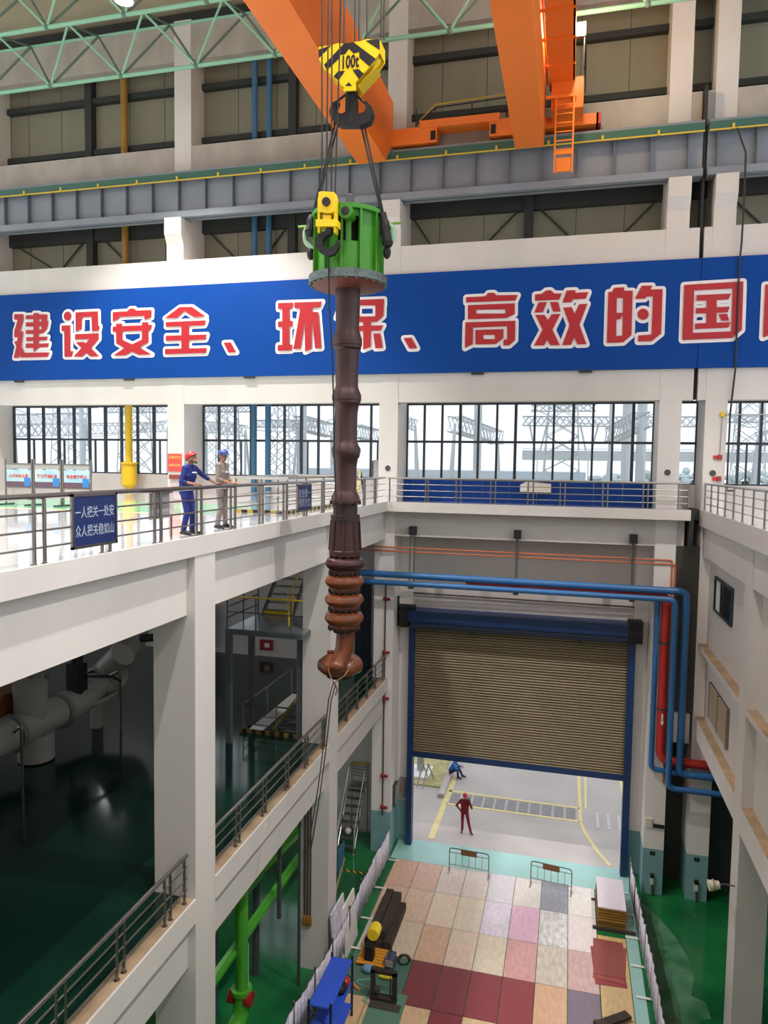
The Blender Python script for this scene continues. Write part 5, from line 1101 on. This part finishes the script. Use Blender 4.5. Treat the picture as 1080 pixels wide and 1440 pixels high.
# jig frame
r = thing('jig_frame', 'black upright steel jig frame standing on the green mats', 'frame', (-5.2, 21.0, 0.02))
mb = MB()
for x in (-5.55, -4.85): mb.box(x-0.07, x+0.07, 20.95, 21.1, 0.035, 1.0)
mb.box(-5.62, -4.78, 20.95, 21.1, 0.9, 1.02); mb.box(-5.62, -4.78, 20.9, 21.15, 0.035, 0.14)
mb.build('frame', mat('greasy_black_steel', rgb(52, 46, 42), 0.5, var=0.4, scale=8), r, smooth=False)
MB().cyl((-4.98, 21.0, 0.2), (-4.98, 21.0, 0.8), 0.03, 8).build('screw', DKGREY, r); MB().lathe([(0.03, 0.3), (0.1, 0.3), (0.1, 0.42), (0.03, 0.42)], (-5.4, 21.0, 0), 10).build('clamp', DKGREY, r)
bx(-5.6, -4.6, 20.6, 20.9, 0.035, 0.06).build('base_strip', mat('jig_base', rgb(70, 66, 58), 0.6), r, smooth=False)

# blue shelf rack
r = thing('shelf_rack', 'bright blue steel shelf rack at the bottom edge beside the left fence', 'shelf', (-6.3, 19.1, 0))
x0, x1, y0, y1, zt = -6.63, -5.98, 18.1, 20.14, 1.8
for z in (zt, 1.1, 0.4):
    mb = bx(x0, x1, y0, y1, z-0.05, z); mb.build('shelf', BLUESH, r, smooth=False)
for x in (x0, x1):
    for y in (y0, y1): bx(x-0.03, x+0.03, y-0.03, y+0.03, 0.006, zt+0.12).build('post', NAVYST, r, smooth=False)
mb = MB()
for y in (y0, y1): mb.bar((x0, y, 0.5), (x1, y, 1.05), 0.02, 0.02); mb.bar((x0, y, 1.65), (x1, y, 1.2), 0.02, 0.02)
mb.build('brace', NAVYST, r, smooth=False)
r = thing('tool_bag', 'red and black bag on the middle shelf of the blue rack', 'bag', (-6.15, 19.7, 1.1)); MB().ell((-6.15, 19.65, 1.24), 0.16, 0.22, 0.14, 12, 8).build('body', BLACK, r); MB().ell((-6.1, 19.9, 1.25), 0.13, 0.16, 0.15, 12, 8).build('pocket', REDP, r)

# ================================================================== LEFT: GROUND-FLOOR GREEN PIPEWORK
r = thing('green_pipework', 'bright green vertical pipe with red flange and bent foot under the left beam', 'pipe', (-8.75, 18.0, 0))
MB().cyl((-8.63, 18, 5.6), (-8.63, 18, 1.95), 0.18, 16).build('riser', GPIPE, r)
mb = MB().lathe([(0.18, 1.82), (0.3, 1.82), (0.3, 1.95), (0.18, 1.95)], (-8.63, 18, 0), 18); mb.build('flange', GPIPE, r)
mb = MB(); mb.lathe([(0.12, -0.34), (0.2, -0.34), (0.2, -0.16), (0.12, -0.16)], (-8.63, 17.95, 1.7), 12, 'x'); mb.lathe([(0.12, 0.16), (0.2, 0.16), (0.2, 0.34), (0.12, 0.34)], (-8.63, 17.95, 1.7), 12, 'x'); mb.build('valve', mat('flange_red', rgb(150, 30, 30), 0.4), r)
MB().tube(fillet([(-8.63, 18, 1.85), (-8.6, 17.95, 1.0), (-9.2, 16.2, 0.55)], 0.5), 0.24, 16).build('bend', GPIPE, r)
MB().tube([(-8.43, 18.0, 3.3), (-8.43, 18.0, 2.0)], 0.02, 6).build('chain', mat('pale_green_chain', rgb(150, 200, 150), 0.5), r)
o = bx(-9.0, -8.86, 10, 26, 2.9, 3.06); o.box(-8.82, -8.7, 10, 26, 3.0, 3.1); o = o.build('green_cable_tray', GPIPE, smooth=False); tag(o, 'long narrow green tray running towards the door under left beam', 'tray')
o = MB().tube([(-9.5, 10, 3.9), (-9.2, 20.5, 3.9)], 0.2, 14).build('green_duct', mat('mid_green_duct', rgb(60, 130, 44), 0.4)); tag(o, 'thick green pipe running above the green tray', 'pipe')
o = bx(-11.2, -9.6, 10, 17.6, 1.8, 4.6).build('green_tank', GDARK, smooth=False); tag(o, 'deep green tank block behind the pipes at lower left', 'tank')
pipe([(-9.25, 20.5, 3.9), (-8.9, 23.5, 3.9), (-9.6, 24.2, 3.9), (-12, 24.2, 3.9)], 0.2, GPIPE, 'green_pipe', 'light green pipe bend under the beam near the second column', fr=0.5)
pipe([(-12, 25.5, 0.02), (-12, 25.5, 4.3), (-8.6, 25.5, 4.3), (-8.6, 25.5, 3.6)], 0.1, YELP, 'yellow_pipe', 'short yellow pipe behind the green bend', fr=0.1)
for (x, y, h, w_, k) in ((-8.03, 20.95, 5.6, 0.05, 'thin black post beside the second left column'), (-9.56, 21.0, 5.0, 0.12, 'dark post under the left beam, in the middle of the bay'), (-8.45, 20.3, 7.25, 0.07, 'black hanger post close to green tray'), (-10.2, 19.2, 3.0, 0.2, 'blue grey round post behind the green riser')):
    o = MB().cyl((x, y, 0 if w_ != 0.07 else 2.6), (x, y, h), w_, 12).build('steel_post', DKGREY if w_ < 0.15 else mat('blue_grey_post', rgb(72, 92, 110), 0.5)); tag(o, k, 'post')
r = thing('conduit_riser', 'bundle of grey conduits on the second left column', 'conduit', (-8.0, 21.7, 2))
mb = MB()
for x in (-8.12, -8.02, -7.92): mb.tube([(x, 21.68, 6.0), (x, 21.68, 1.9)], 0.03, 6)
mb.build('conduit', BRP, r)
mb = MB()
for x in (-8.12, -8.02, -7.92): mb.lathe([(0.04, 1.55), (0.065, 1.6), (0.065, 1.8), (0.04, 1.9)], (x, 21.66, 0), 10)
mb.build('gland', mat('brass_gland', rgb(176, 130, 50), 0.4, 0.5), r)
for (x, y, lz, k) in ((-9.9, 27.0, 3.0, 0),):
    r = thing('mobile_stair', 'silver mobile step platform behind the left cloth fence near door', 'steps', (-8.95, 29.6, 0))
    mb = MB()
    for i in range(8): mb.box(-9.3, -8.6, 28.9+i*0.2, 29.12+i*0.2, 0.25+i*0.27, 0.28+i*0.27)
    mb.box(-9.3, -8.6, 30.45, 31.0, 2.3, 2.34); mb.build('tread', STEEL, r, smooth=False)
    for x_ in (-9.33, -8.57):
        MB().bar((x_, 28.85, 0.02), (x_, 30.5, 2.32), 0.05, 0.1).build('stringer', STEEL, r, smooth=False)
        MB().tube([(x_, 28.85, 0.05), (x_, 28.95, 1.0), (x_, 30.5, 3.2), (x_, 31.0, 3.2), (x_, 31.0, 0.02)], 0.025, 8).build('side_rail', STEEL, r)
    mb = MB()
    for z in (2.6, 2.75, 2.9, 3.05): mb.tube([(-9.33, 30.98, z), (-8.57, 30.98, z)], 0.02, 6)
    mb.build('back_rail', STEELD, r); bx(-9.33, -8.57, 30.95, 31.0, 3.15, 3.22).build('yellow_bar', YELP, r, smooth=False)
    o = MB().ell((-8.95, 29.25, 0.85), 0.14, 0.14, 0.14, 12, 8).build('round_lamp', CREAM); tag(o, 'cream round lamp globe resting on the silver steps', 'lamp')
r = thing('basement_stair', 'dark stair with blue side panel going down behind the left fence', 'stairs', (-8.4, 25.5, 0))
mb = MB()
for i in range(7): mb.box(-9.2, -8.2, 24.4+i*0.25, 24.62+i*0.25, 0.05+i*0.17, 0.09+i*0.17)
mb.build('tread', DKGREY, r, smooth=False); MB().bar((-8.15, 24.3, 0.1), (-8.15, 26.2, 1.4), 0.05, 0.14).build('stringer', mat('stair_yellow_grey', rgb(150, 140, 96), 0.5), r, smooth=False); bx(-8.2, -8.16, 25.4, 26.2, 1.2, 2.1).build('side_panel', BLUEP2, r, smooth=False)
tag(bx(-9.2, -7.6, 27.6, 27.75, 0.0, 0.006).build('trim_18', stripe_mat('floor_hazard', rgb(170, 150, 50), rgb(30, 34, 30), 3.5, (1, 1, 0)), smooth=False), 'yellow and black hazard line on the floor before silver steps', 'floor marking', None, 'structure')

# ================================================================== LEFT: MIDDLE FLOOR
r = thing('stair_platform', 'dark steel stair platform on legs on the left middle floor', 'platform', (-9.4, 21.8, F1))
DK2 = mat('platform_grey_steel', rgb(84, 90, 92), 0.45)
for (x, y) in ((-10.53, 21.0), (-10.53, 22.7), (-8.42, 21.9), (-8.42, 23.2)): bx(x-0.09, x+0.09, y-0.09, y+0.09, F1, 11.35).build('leg', DK2, r, smooth=False)
bx(-10.65, -8.0, 20.95, 23.5, 11.35, 11.5).build('edge_beam', DK2, r, smooth=False); bx(-10.6, -8.0, 21.0, 23.5, 11.5, 11.53).build('deck', mat('worn_bright_deck', rgb(150, 156, 158), 0.25, 0.6), r, smooth=False)
mb = MB()
for i in range(9): mb.box(-10.35, -9.35, 23.5+i*0.26, 23.74+i*0.26, 11.62+i*0.25, 11.66+i*0.25)
mb.build('tread', STEEL, r, smooth=False)
bx(-10.4, -9.3, 23.4, 23.62, 11.53, 11.66).build('yellow_step', YELP, r, smooth=False)
for x_ in (-10.42, -9.3): MB().bar((x_, 23.4, 11.5), (x_, 25.9, 13.9), 0.06, 0.18).build('stringer', STEELD, r, smooth=False)
mb = MB()
for z in (0.35, 0.7, 1.05): mb.tube([(-10.6, 21.0, 11.53+z), (-10.6, 23.4, 11.53+z)], 0.022, 6)
for y in (21.0, 22.2, 23.4): mb.tube([(-10.6, y, 11.5), (-10.6, y, 12.6)], 0.025, 6)
for x in (-9.6, -8.4): mb.tube([(x, 21.0, 11.5), (x, 21.0, 12.6)], 0.025, 6)
for z in (0.55,): mb.tube([(-10.6, 21.0, 11.53+z), (-8.0, 21.0, 11.53+z)], 0.022, 6)
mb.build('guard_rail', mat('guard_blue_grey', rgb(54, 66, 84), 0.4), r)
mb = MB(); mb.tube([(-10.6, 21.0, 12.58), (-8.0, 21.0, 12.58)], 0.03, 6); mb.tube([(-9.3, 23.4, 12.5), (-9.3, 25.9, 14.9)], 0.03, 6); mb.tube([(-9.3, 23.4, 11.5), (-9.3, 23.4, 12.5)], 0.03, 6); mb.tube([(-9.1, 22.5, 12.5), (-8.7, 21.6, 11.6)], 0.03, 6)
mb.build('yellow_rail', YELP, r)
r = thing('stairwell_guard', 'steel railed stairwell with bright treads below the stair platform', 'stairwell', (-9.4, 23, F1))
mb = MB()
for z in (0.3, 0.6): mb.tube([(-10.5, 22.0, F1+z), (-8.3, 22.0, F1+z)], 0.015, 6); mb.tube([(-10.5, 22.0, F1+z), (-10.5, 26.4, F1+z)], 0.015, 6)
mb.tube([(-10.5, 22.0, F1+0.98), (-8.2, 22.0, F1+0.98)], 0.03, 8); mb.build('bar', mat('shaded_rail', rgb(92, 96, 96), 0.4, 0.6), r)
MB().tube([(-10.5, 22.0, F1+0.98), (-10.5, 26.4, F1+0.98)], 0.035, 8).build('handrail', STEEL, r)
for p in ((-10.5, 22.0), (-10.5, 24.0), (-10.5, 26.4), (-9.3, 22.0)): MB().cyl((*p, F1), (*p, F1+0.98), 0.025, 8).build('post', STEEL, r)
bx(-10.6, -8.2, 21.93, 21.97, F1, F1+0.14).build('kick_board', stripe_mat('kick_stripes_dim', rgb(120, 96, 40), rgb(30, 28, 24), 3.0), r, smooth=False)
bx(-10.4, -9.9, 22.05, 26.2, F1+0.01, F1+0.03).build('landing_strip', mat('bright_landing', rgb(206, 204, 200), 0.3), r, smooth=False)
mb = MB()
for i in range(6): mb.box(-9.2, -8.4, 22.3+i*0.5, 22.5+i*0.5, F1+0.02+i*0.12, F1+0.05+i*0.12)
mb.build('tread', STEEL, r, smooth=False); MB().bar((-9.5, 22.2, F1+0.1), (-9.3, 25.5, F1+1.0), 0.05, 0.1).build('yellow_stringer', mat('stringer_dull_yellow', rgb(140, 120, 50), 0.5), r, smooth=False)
r = thing('fire_sign', 'small dark red fire box on the end wall behind the stair platform', 'sign', (-13.7, 31.1, 8.2)); bx(-14.0, -13.35, 31.08, 31.15, 8.05, 8.55).build('plate', mat('dull_red', rgb(150, 40, 46), 0.5), r, smooth=False); bx(-13.75, -13.5, 31.07, 31.08, 8.2, 8.4).build('mark', SIGNW, r, smooth=False)
r = thing('dark_doorway', 'tall dark blue door in the end wall behind the pump bowls', 'door', (-8.85, 31.1, 5.5)); bx(-9.3, -8.55, 31.08, 31.15, F1, 11.6).build('leaf', mat('dark_navy_door', rgb(34, 42, 58), 0.5), r, smooth=False); bx(-8.7, -8.66, 31.05, 31.08, 8.7, 8.95).build('handle', STEELD, r, smooth=False)
r = thing('switch_cabinet', 'grey electrical panel on the end wall by big left column', 'cabinet', (-17.0, 31.0, F1)); bx(-17.4, -16.4, 30.8, 31.15, F1+0.3, F1+2.3).build('case', mat('panel_dim_grey', rgb(120, 120, 116), 0.5), r, smooth=False); bx(-17.3, -16.5, 30.78, 30.8, F1+0.4, F1+2.2).build('door', mat('panel_door_grey', rgb(104, 104, 100), 0.5), r, smooth=False)
# insulated pipes on the middle floor
r = thing('insulated_pipeline', 'fat grey insulated pipeline with joints on the left middle floor', 'pipe', (-15.5, 18.5, F1))
MB().tube(fillet([(-15.5, 8, 8.85), (-15.5, 20.4, 8.95), (-15.5, 21.6, 9.5), (-15.5, 23.3, 10.2), (-15.5, 23.4, 12.5)], 0.8), 0.5, 20).build('pipe', GREYP, r)
mb = MB()
for y in (14.5, 17.1, 19.1): mb.lathe([(0.45, y-0.09), (0.57, y-0.09), (0.57, y+0.09), (0.45, y+0.09)], (-15.5, 0, 8.9), 24, 'y')
mb.build('collar', mat('collar_grey', rgb(112, 108, 102), 0.5), r)
mb = MB().cyl((-15.5, 17.9, 8.9), (-15.5, 17.9, 10.2), 0.46, 20, r1=0.5); mb.build('branch', GREYP, r)
for q in (((-15.5, 15.8, 8.6), (-15.5, 15.8, F1), 0.28, 16), ((-15.5, 18.1, 8.6), (-15.5, 18.1, F1+.05), 0.52, 20), ((-15.5, 21.0, 8.9), (-15.5, 21.0, F1), 0.2, 12), ((-15.7, 21.5, 9.3), (-14.6, 21.2, 10.3), 0.42, 18)): MB().cyl(*q).build('branch', GREYP, r)
r = thing('valve_actuator', 'black valve actuators standing on the grey pipeline', 'valve', (-15.3, 20.0, 9.4))
mb = bx(-15.6, -15.1, 19.6, 20.0, 9.4, 10.3); mb.cyl((-15.35, 19.8, 9.3), (-15.35, 19.8, 10.9), 0.2, 12); mb.build('body', BLACK, r, smooth=False)
mb = MB().tube([(-15.0, 19.8, 9.9), (-14.6, 20.6, 9.7), (-14.4, 20.8, 9.5)], 0.05, 8); mb.cyl((-14.6, 22.3, 10.6), (-13.4, 22.3, 10.75), 0.14, 12); mb.box(-13.5, -13.1, 22.1, 22.5, 10.5, 11.0); mb.build('arm', BLACK, r)
r = thing('brass_gauge_unit', 'rusty orange gauge assembly above the grey pipeline at the left edge', 'machine', (-16.2, 17.6, 10.2))
bx(-16.8, -16.1, 17.2, 18.4, 9.2, 9.9).build('housing', mat('rusty_unit', rgb(150, 84, 40), 0.5, var=0.5, scale=6), r, smooth=False); mb = MB().cyl((-15.9, 18.3, 9.5), (-15.9, 18.3, 10.3), 0.1, 10); mb.cyl((-15.7, 18.8, 9.4), (-15.7, 18.8, 10.2), 0.08, 10); mb.build('gauge_pipe', STEELD, r)
mb = MB()
for a, b, k in (((-14.95, 16.6, 9.2), (-14.7, 16.6, F1), 'nearer the camera'), ((-14.95, 20.9, 9.6), (-14.5, 20.9, F1), 'farther, by the black actuator')): tag(MB().tube(fillet([a, (b[0], a[1], a[2]+0.25), b], 0.15), 0.045, 8).build('drain_pipe', STEELD), 'thin bent drain pipe in front of the grey pipeline, %s' % k, 'pipe')
mb.bm.free()
# unseen tube lamps added to put light and a glint on the dark floor
for (x, y, k, e) in ((-12.0, 19.5, 'over the stair platform bay', 12), (-21.0, 29.6, 'near the end wall, far back at left', 25)):
    r = thing('unseen_tube_lamp', 'unseen added tube lamp under the left upper floor, %s' % k, 'lamp', (x, y, 14.9), 'added tube lamps under the upper floor')
    MB().cyl((x-0.6, y, 14.86), (x+0.6, y, 14.86), 0.03, 8).build('tube', mat('unseen_tube_face', (0.9, 0.95, 1, 1), emit=8.0), r); bx(x-0.65, x+0.65, y-0.06, y+0.06, 14.9, 14.97).build('housing', WHITE2, r, smooth=False)  # tube and housing of the added unseen lamp
    ld = bpy.data.lights.new('tube_light', 'AREA'); ld.energy = e; ld.shape = 'RECTANGLE'; ld.size = 1.2; ld.size_y = 0.08; lo = bpy.data.objects.new('tube_light', ld); COL.objects.link(lo); lo.parent = r; lo.location = (0, 0, -0.1)
for (x, y, e) in ((-12.5, 22.0, 70),):  # unseen lamp added to light the green pipework below
    r = thing('unseen_tube_lamp', 'unseen added tube lamp under the left middle floor, above green pipes', 'lamp', (x, y, 6.5), 'added tube lamps under the middle floor')
    MB().cyl((x-0.6, y, 7.13), (x+0.6, y, 7.13), 0.03, 8).build('tube', mat('unseen_tube_face2', (0.9, 0.95, 1, 1), emit=12.0), r); bx(x-0.65, x+0.65, y-0.06, y+0.06, 7.17, 7.25).build('housing', WHITE2, r, smooth=False)  # tube and housing of the added unseen lamp
    ld = bpy.data.lights.new('tube_light', 'AREA'); ld.energy = e; ld.shape = 'RECTANGLE'; ld.size = 1.2; ld.size_y = 0.3; lo = bpy.data.objects.new('tube_light', ld); COL.objects.link(lo); lo.parent = r; lo.location = (0, 0, 0.55)

# ================================================================== OUTSIDE
def line(pts, w_, name, label):
    mb = MB()
    for a, b in zip(pts, pts[1:]):
        a = Vector((*a, 0.0)); b = Vector((*b, 0.0)); d = (b-a).normalized(); nn = Vector((-d.y, d.x, 0))*w_/2; mb.prism([((a-nn).x, (a-nn).y), ((b-nn).x, (b-nn).y), ((b+nn).x, (b+nn).y), ((a+nn).x, (a+nn).y)], 'z', -0.01, 0.004)
    o = mb.build(name, LINEY, smooth=False); return tag(o, label, 'road marking', None, 'structure')
line([(-5.62, 31.2), (-5.58, 37.9)], 0.28, 'trim_19', 'yellow painted line left of the man in crimson')
line([(-5.6, 36.2), (0.95, 36.1)], 0.16, 'trim_20', 'far yellow edge line of the drain grating')
line([(-5.5, 34.75), (0.94, 34.7)], 0.16, 'trim_21', 'near yellow edge line of the drain grating')
line([(0.95, 40), (0.98, 34.6), (1.2, 33.6), (1.65, 32.2), (2.15, 31.1)], 0.16, 'trim_22', 'curved yellow line outside at right')
line([(1.3, 40), (1.25, 36.1)], 0.12, 'trim_23', 'second yellow line outside at right')
line([(3.15, 41), (3.2, 37.5)], 0.2, 'trim_24', 'short yellow line at the right door edge')
mb = MB()
for i in range(11): mb.box(-5.4+i*0.57, -4.95+i*0.57, 34.9, 36.0, -0.01, 0.003)
tag(mb.build('trim_25', mat('grating_grey', rgb(150, 146, 148), 0.8, var=0.2, scale=4), smooth=False), 'row of drain grating slabs between the yellow lines outside', 'grating', None, 'structure')
mb = MB()
for i in range(3): mb.box(1.7+i*0.5, 1.85+i*0.5, 34.3, 35.9, -0.01, 0.004)
tag(mb.build('trim_26', mat('slab_pale', rgb(200, 196, 194), 0.8), smooth=False), 'pale slab strips outside at the right of the door', 'slabs', None, 'structure')
tag(bx(-11, -6.05, 36.4, 46, -0.01, 0.05).build('dry_grass_bed', GRASS, smooth=False), 'dry grass bed outside, left of the seated worker', 'grass', None, 'stuff')
r = thing('outdoor_post', 'grey steel post and base outside at the left of the doorway', 'post', (-7.4, 38.6, 0)); MB().cyl((-7.5, 38.0, 0), (-7.5, 38.0, 5), 0.2, 14).build('pole', GREYM, r); bx(-8.0, -6.9, 37.0, 38.6, 0.0, 0.16).build('base', WHITE2, r, smooth=False)
mb = MB(); mb.tube([(-7.0, 36.0, 0.03), (-6.8, 36.6, 1.1), (-6.6, 37.2, 0.05)], 0.03, 6); mb.tube([(-7.3, 36.0, 0.03), (-7.1, 36.6, 1.1), (-6.9, 37.2, 0.05)], 0.03, 6)
tag(mb.build('trestle', GREYM), 'small grey trestle outside at left of the doorway', 'trestle')

# switchyard: lattice towers, gantry beams, distant buildings, trees
def lattice(mb, a, b, w_, n, r=0.05, taper=1.0):
    a = Vector(a); b = Vector(b); d = (b-a); L = d.length; z = d.normalized(); u = Vector((0, 0, 1)) if abs(z.z) < 0.9 else Vector((0, 1, 0)); x = u.cross(z).normalized(); y = z.cross(x)
    P = lambda t, i: a+d*t+(x*(1 if i in (0, 1) else -1)+y*(1 if i in (0, 3) else -1))*w_/2*(1+(taper-1)*t)
    for i in range(4): mb.tube([P(0, i), P(1, i)], r*1.3, 5, False)
    for k in range(n):
        for i in range(4):
            j = (i+1) % 4; mb.tube([P(k/n, i), P((k+1)/n, j)], r, 4, False); mb.tube([P(k/n, j), P((k+1)/n, i)], r*0.8, 4, False)
def at(px, py, Y): return aty(px, py, Y)
def gantry(pxa, pya, Ya, pxb, pyb, Yb, wd, n, label, legs=True):
    A = at(pxa, pya, Ya); B = at(pxb, pyb, Yb)
    r = thing('gantry_beam', label, 'gantry', (A.x, A.y, -1.0), 'switchyard gantries')
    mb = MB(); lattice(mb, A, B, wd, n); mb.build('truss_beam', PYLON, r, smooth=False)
    if legs:
        for p, s in ((A, -1), (B, 1)):
            for q in (-1, 1): MB().tube([p+Vector((0, 0, 0)), Vector((p.x+s*1.2, p.y+q*2.6, -1.0))], 0.16, 6).build('leg', PYLON, r)
gantry(640, 596, 75, 700, 616, 95, 1.6, 12, 'grey lattice gantry beam receding left of centre in the middle window')
gantry(735, 592, 90, 860, 593, 90, 1.1, 14, 'horizontal lattice gantry beam in the middle window beside the tower', False)
gantry(865, 593, 90, 1000, 593, 90, 1.1, 12, 'horizontal lattice gantry beam running behind the narrow window', False)
gantry(860, 612, 70, 902, 590, 60, 1.2, 9, 'slanting lattice gantry at the right of the middle window')
gantry(420, 594, 80, 466, 606, 88, 1.6, 10, 'lattice gantry beam left of the pump in the second window')
gantry(500, 606, 85, 532, 614, 92, 1.5, 8, 'lattice gantry beam right of the pump in the second window')
gantry(290, 600, 85, 345, 606, 85, 1.4, 10, 'lattice gantry beam behind the worker in grey')
gantry(20, 590, 80, 120, 588, 80, 1.3, 14, 'upper lattice gantry beam in the far left window')
gantry(20, 606, 70, 236, 600, 90, 1.3, 26, 'long lattice gantry beam across the far left window')
gantry(560, 591, 85, 584, 598, 85, 1.3, 5, 'short lattice gantry end at the left of the middle window')
gantry(1066, 618, 70, 1100, 612, 70, 1.3, 6, 'lattice gantry at the right window edge')
def tower(px, Y, w_, h, label):
    p = at(px, 640, Y); r = thing('lattice_tower', label, 'tower', (p.x, p.y, -1.0), 'switchyard lattice towers')
    mb = MB(); lattice(mb, (p.x, p.y, -1), (p.x, p.y, h), w_, 16, 0.06, 0.45); mb.build('lattice_body', PYLON, r, smooth=False)
    mb = MB()
    for z in (h*0.72, h*0.86): lattice(mb, (p.x-4, p.y, z), (p.x+4, p.y, z), 0.8, 8, 0.05)
    mb.build('cross_arm', PYLON, r, smooth=False)
for px, Y, w_, h, k in ((790, 95, 6.0, 34, 'tall lattice tower in the middle window'), (100, 85, 5, 34, 'lattice tower in the far left window, left'), (190, 75, 4, 32, 'lattice tower in the far left window by the yellow pipe'), (312, 75, 4.5, 32, 'lattice tower behind the worker in grey'), (398, 80, 4, 30, 'lattice tower right of the blue standpipes'), (1052, 95, 4.5, 32, 'lattice tower in the right window')): tower(px, Y, w_, h, k)
for px, Y, h, k in ((671, 80, 30, 'thick pole left of centre in the middle window'), (880, 75, 30, 'left of the twin thick poles in the middle window'), (901, 70, 30, 'right of the twin thick poles in the middle window'), (115, 70, 26, 'pole in the far left window'), (858, 85, 26, 'thin pole in the middle window'), (428, 78, 24, 'leaning pole in the second window')):
    p = at(px, 640, Y); o = MB().tube([(p.x, p.y, -1), (p.x, p.y, h)], 0.45 if 'thick' in k else 0.25, 10).build('switchyard_pole', PYLON); tag(o, k, 'pole')
mb_i = 0
for (pa, pb, Y, sag, k) in (((20, 575), (240, 590), 70, 1.2, 'far left window'), ((290, 575), (470, 588), 75, 2.0, 'second window'), ((30, 600), (230, 596), 85, 1.5, 'far left window, lower'), ((750, 575), (925, 580), 85, 1.5, 'middle window'), ((1020, 575), (1090, 582), 75, 1.5, 'right window')):
    A = at(*pa, Y); B = at(*pb, Y); pts = [A.lerp(B, t/16)-Vector((0, 0, sag*4*(t/16)*(1-t/16))) for t in range(17)]
    tag(MB().tube(pts, 0.06, 5).build('power_line', PYLON), 'sagging power line seen in the %s' % k, 'power line')
# insulator strings
for px, Y, z0 in ((757, 90, 0), (829, 90, 0)):
    p = at(px, 594, Y); mb = MB()
    for s in (-1, 1): mb.tube([p+Vector((s*1.1, 0, 0)), p+Vector((s*0.3, 0, -3.5))], 0.12, 6)
    mb.tube([p+Vector((0, 0, -3.3)), p+Vector((0, 0, -9))], 0.06, 5)
    tag(mb.build('insulator_string', PYLON), 'pair of hanging insulator strings in the switchyard, near image column %s' % {757: 'left of tall tower', 829: 'right of tall tower', 612: 'at left of middle window', 1045: 'in right window'}[px], 'insulator')
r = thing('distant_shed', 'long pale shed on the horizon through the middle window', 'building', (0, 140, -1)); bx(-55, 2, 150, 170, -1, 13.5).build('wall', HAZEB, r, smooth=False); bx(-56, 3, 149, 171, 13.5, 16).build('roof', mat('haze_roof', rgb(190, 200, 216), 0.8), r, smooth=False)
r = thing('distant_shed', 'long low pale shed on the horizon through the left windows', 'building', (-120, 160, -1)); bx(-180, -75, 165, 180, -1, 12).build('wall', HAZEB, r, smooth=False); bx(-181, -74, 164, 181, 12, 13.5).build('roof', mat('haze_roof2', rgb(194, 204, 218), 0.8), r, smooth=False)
r = thing('pipe_bridge', 'grey horizontal pipe bridge across the right part of middle window', 'pipe bridge', (0, 110, 14)); a = at(735, 640, 110); b = at(1100, 640, 110); bx(a.x, b.x, 109, 111, a.z-0.7, a.z+0.7).build('deck', PYLON, r, smooth=False); bx(a.x, b.x, 108.9, 109, a.z+0.9, a.z+1.0).build('rail', PYLON, r, smooth=False)
for i, (px, Y, rad) in enumerate(((840, 160, 5), (915, 160, 4.5), (972, 164, 5), (1048, 160, 4.5), (1078, 175, 5))):
    Y -= 32; p = at(px, 668, Y); r = thing('tree', 'hazy green tree on the skyline, %s from the left' % ORD[i], 'tree', (p.x, Y, -1), 'trees on the skyline')
    MB().cyl((p.x, Y, -1), (p.x, Y, p.z-1), 0.5, 8).build('trunk', SEAM, r)
    mb = MB()
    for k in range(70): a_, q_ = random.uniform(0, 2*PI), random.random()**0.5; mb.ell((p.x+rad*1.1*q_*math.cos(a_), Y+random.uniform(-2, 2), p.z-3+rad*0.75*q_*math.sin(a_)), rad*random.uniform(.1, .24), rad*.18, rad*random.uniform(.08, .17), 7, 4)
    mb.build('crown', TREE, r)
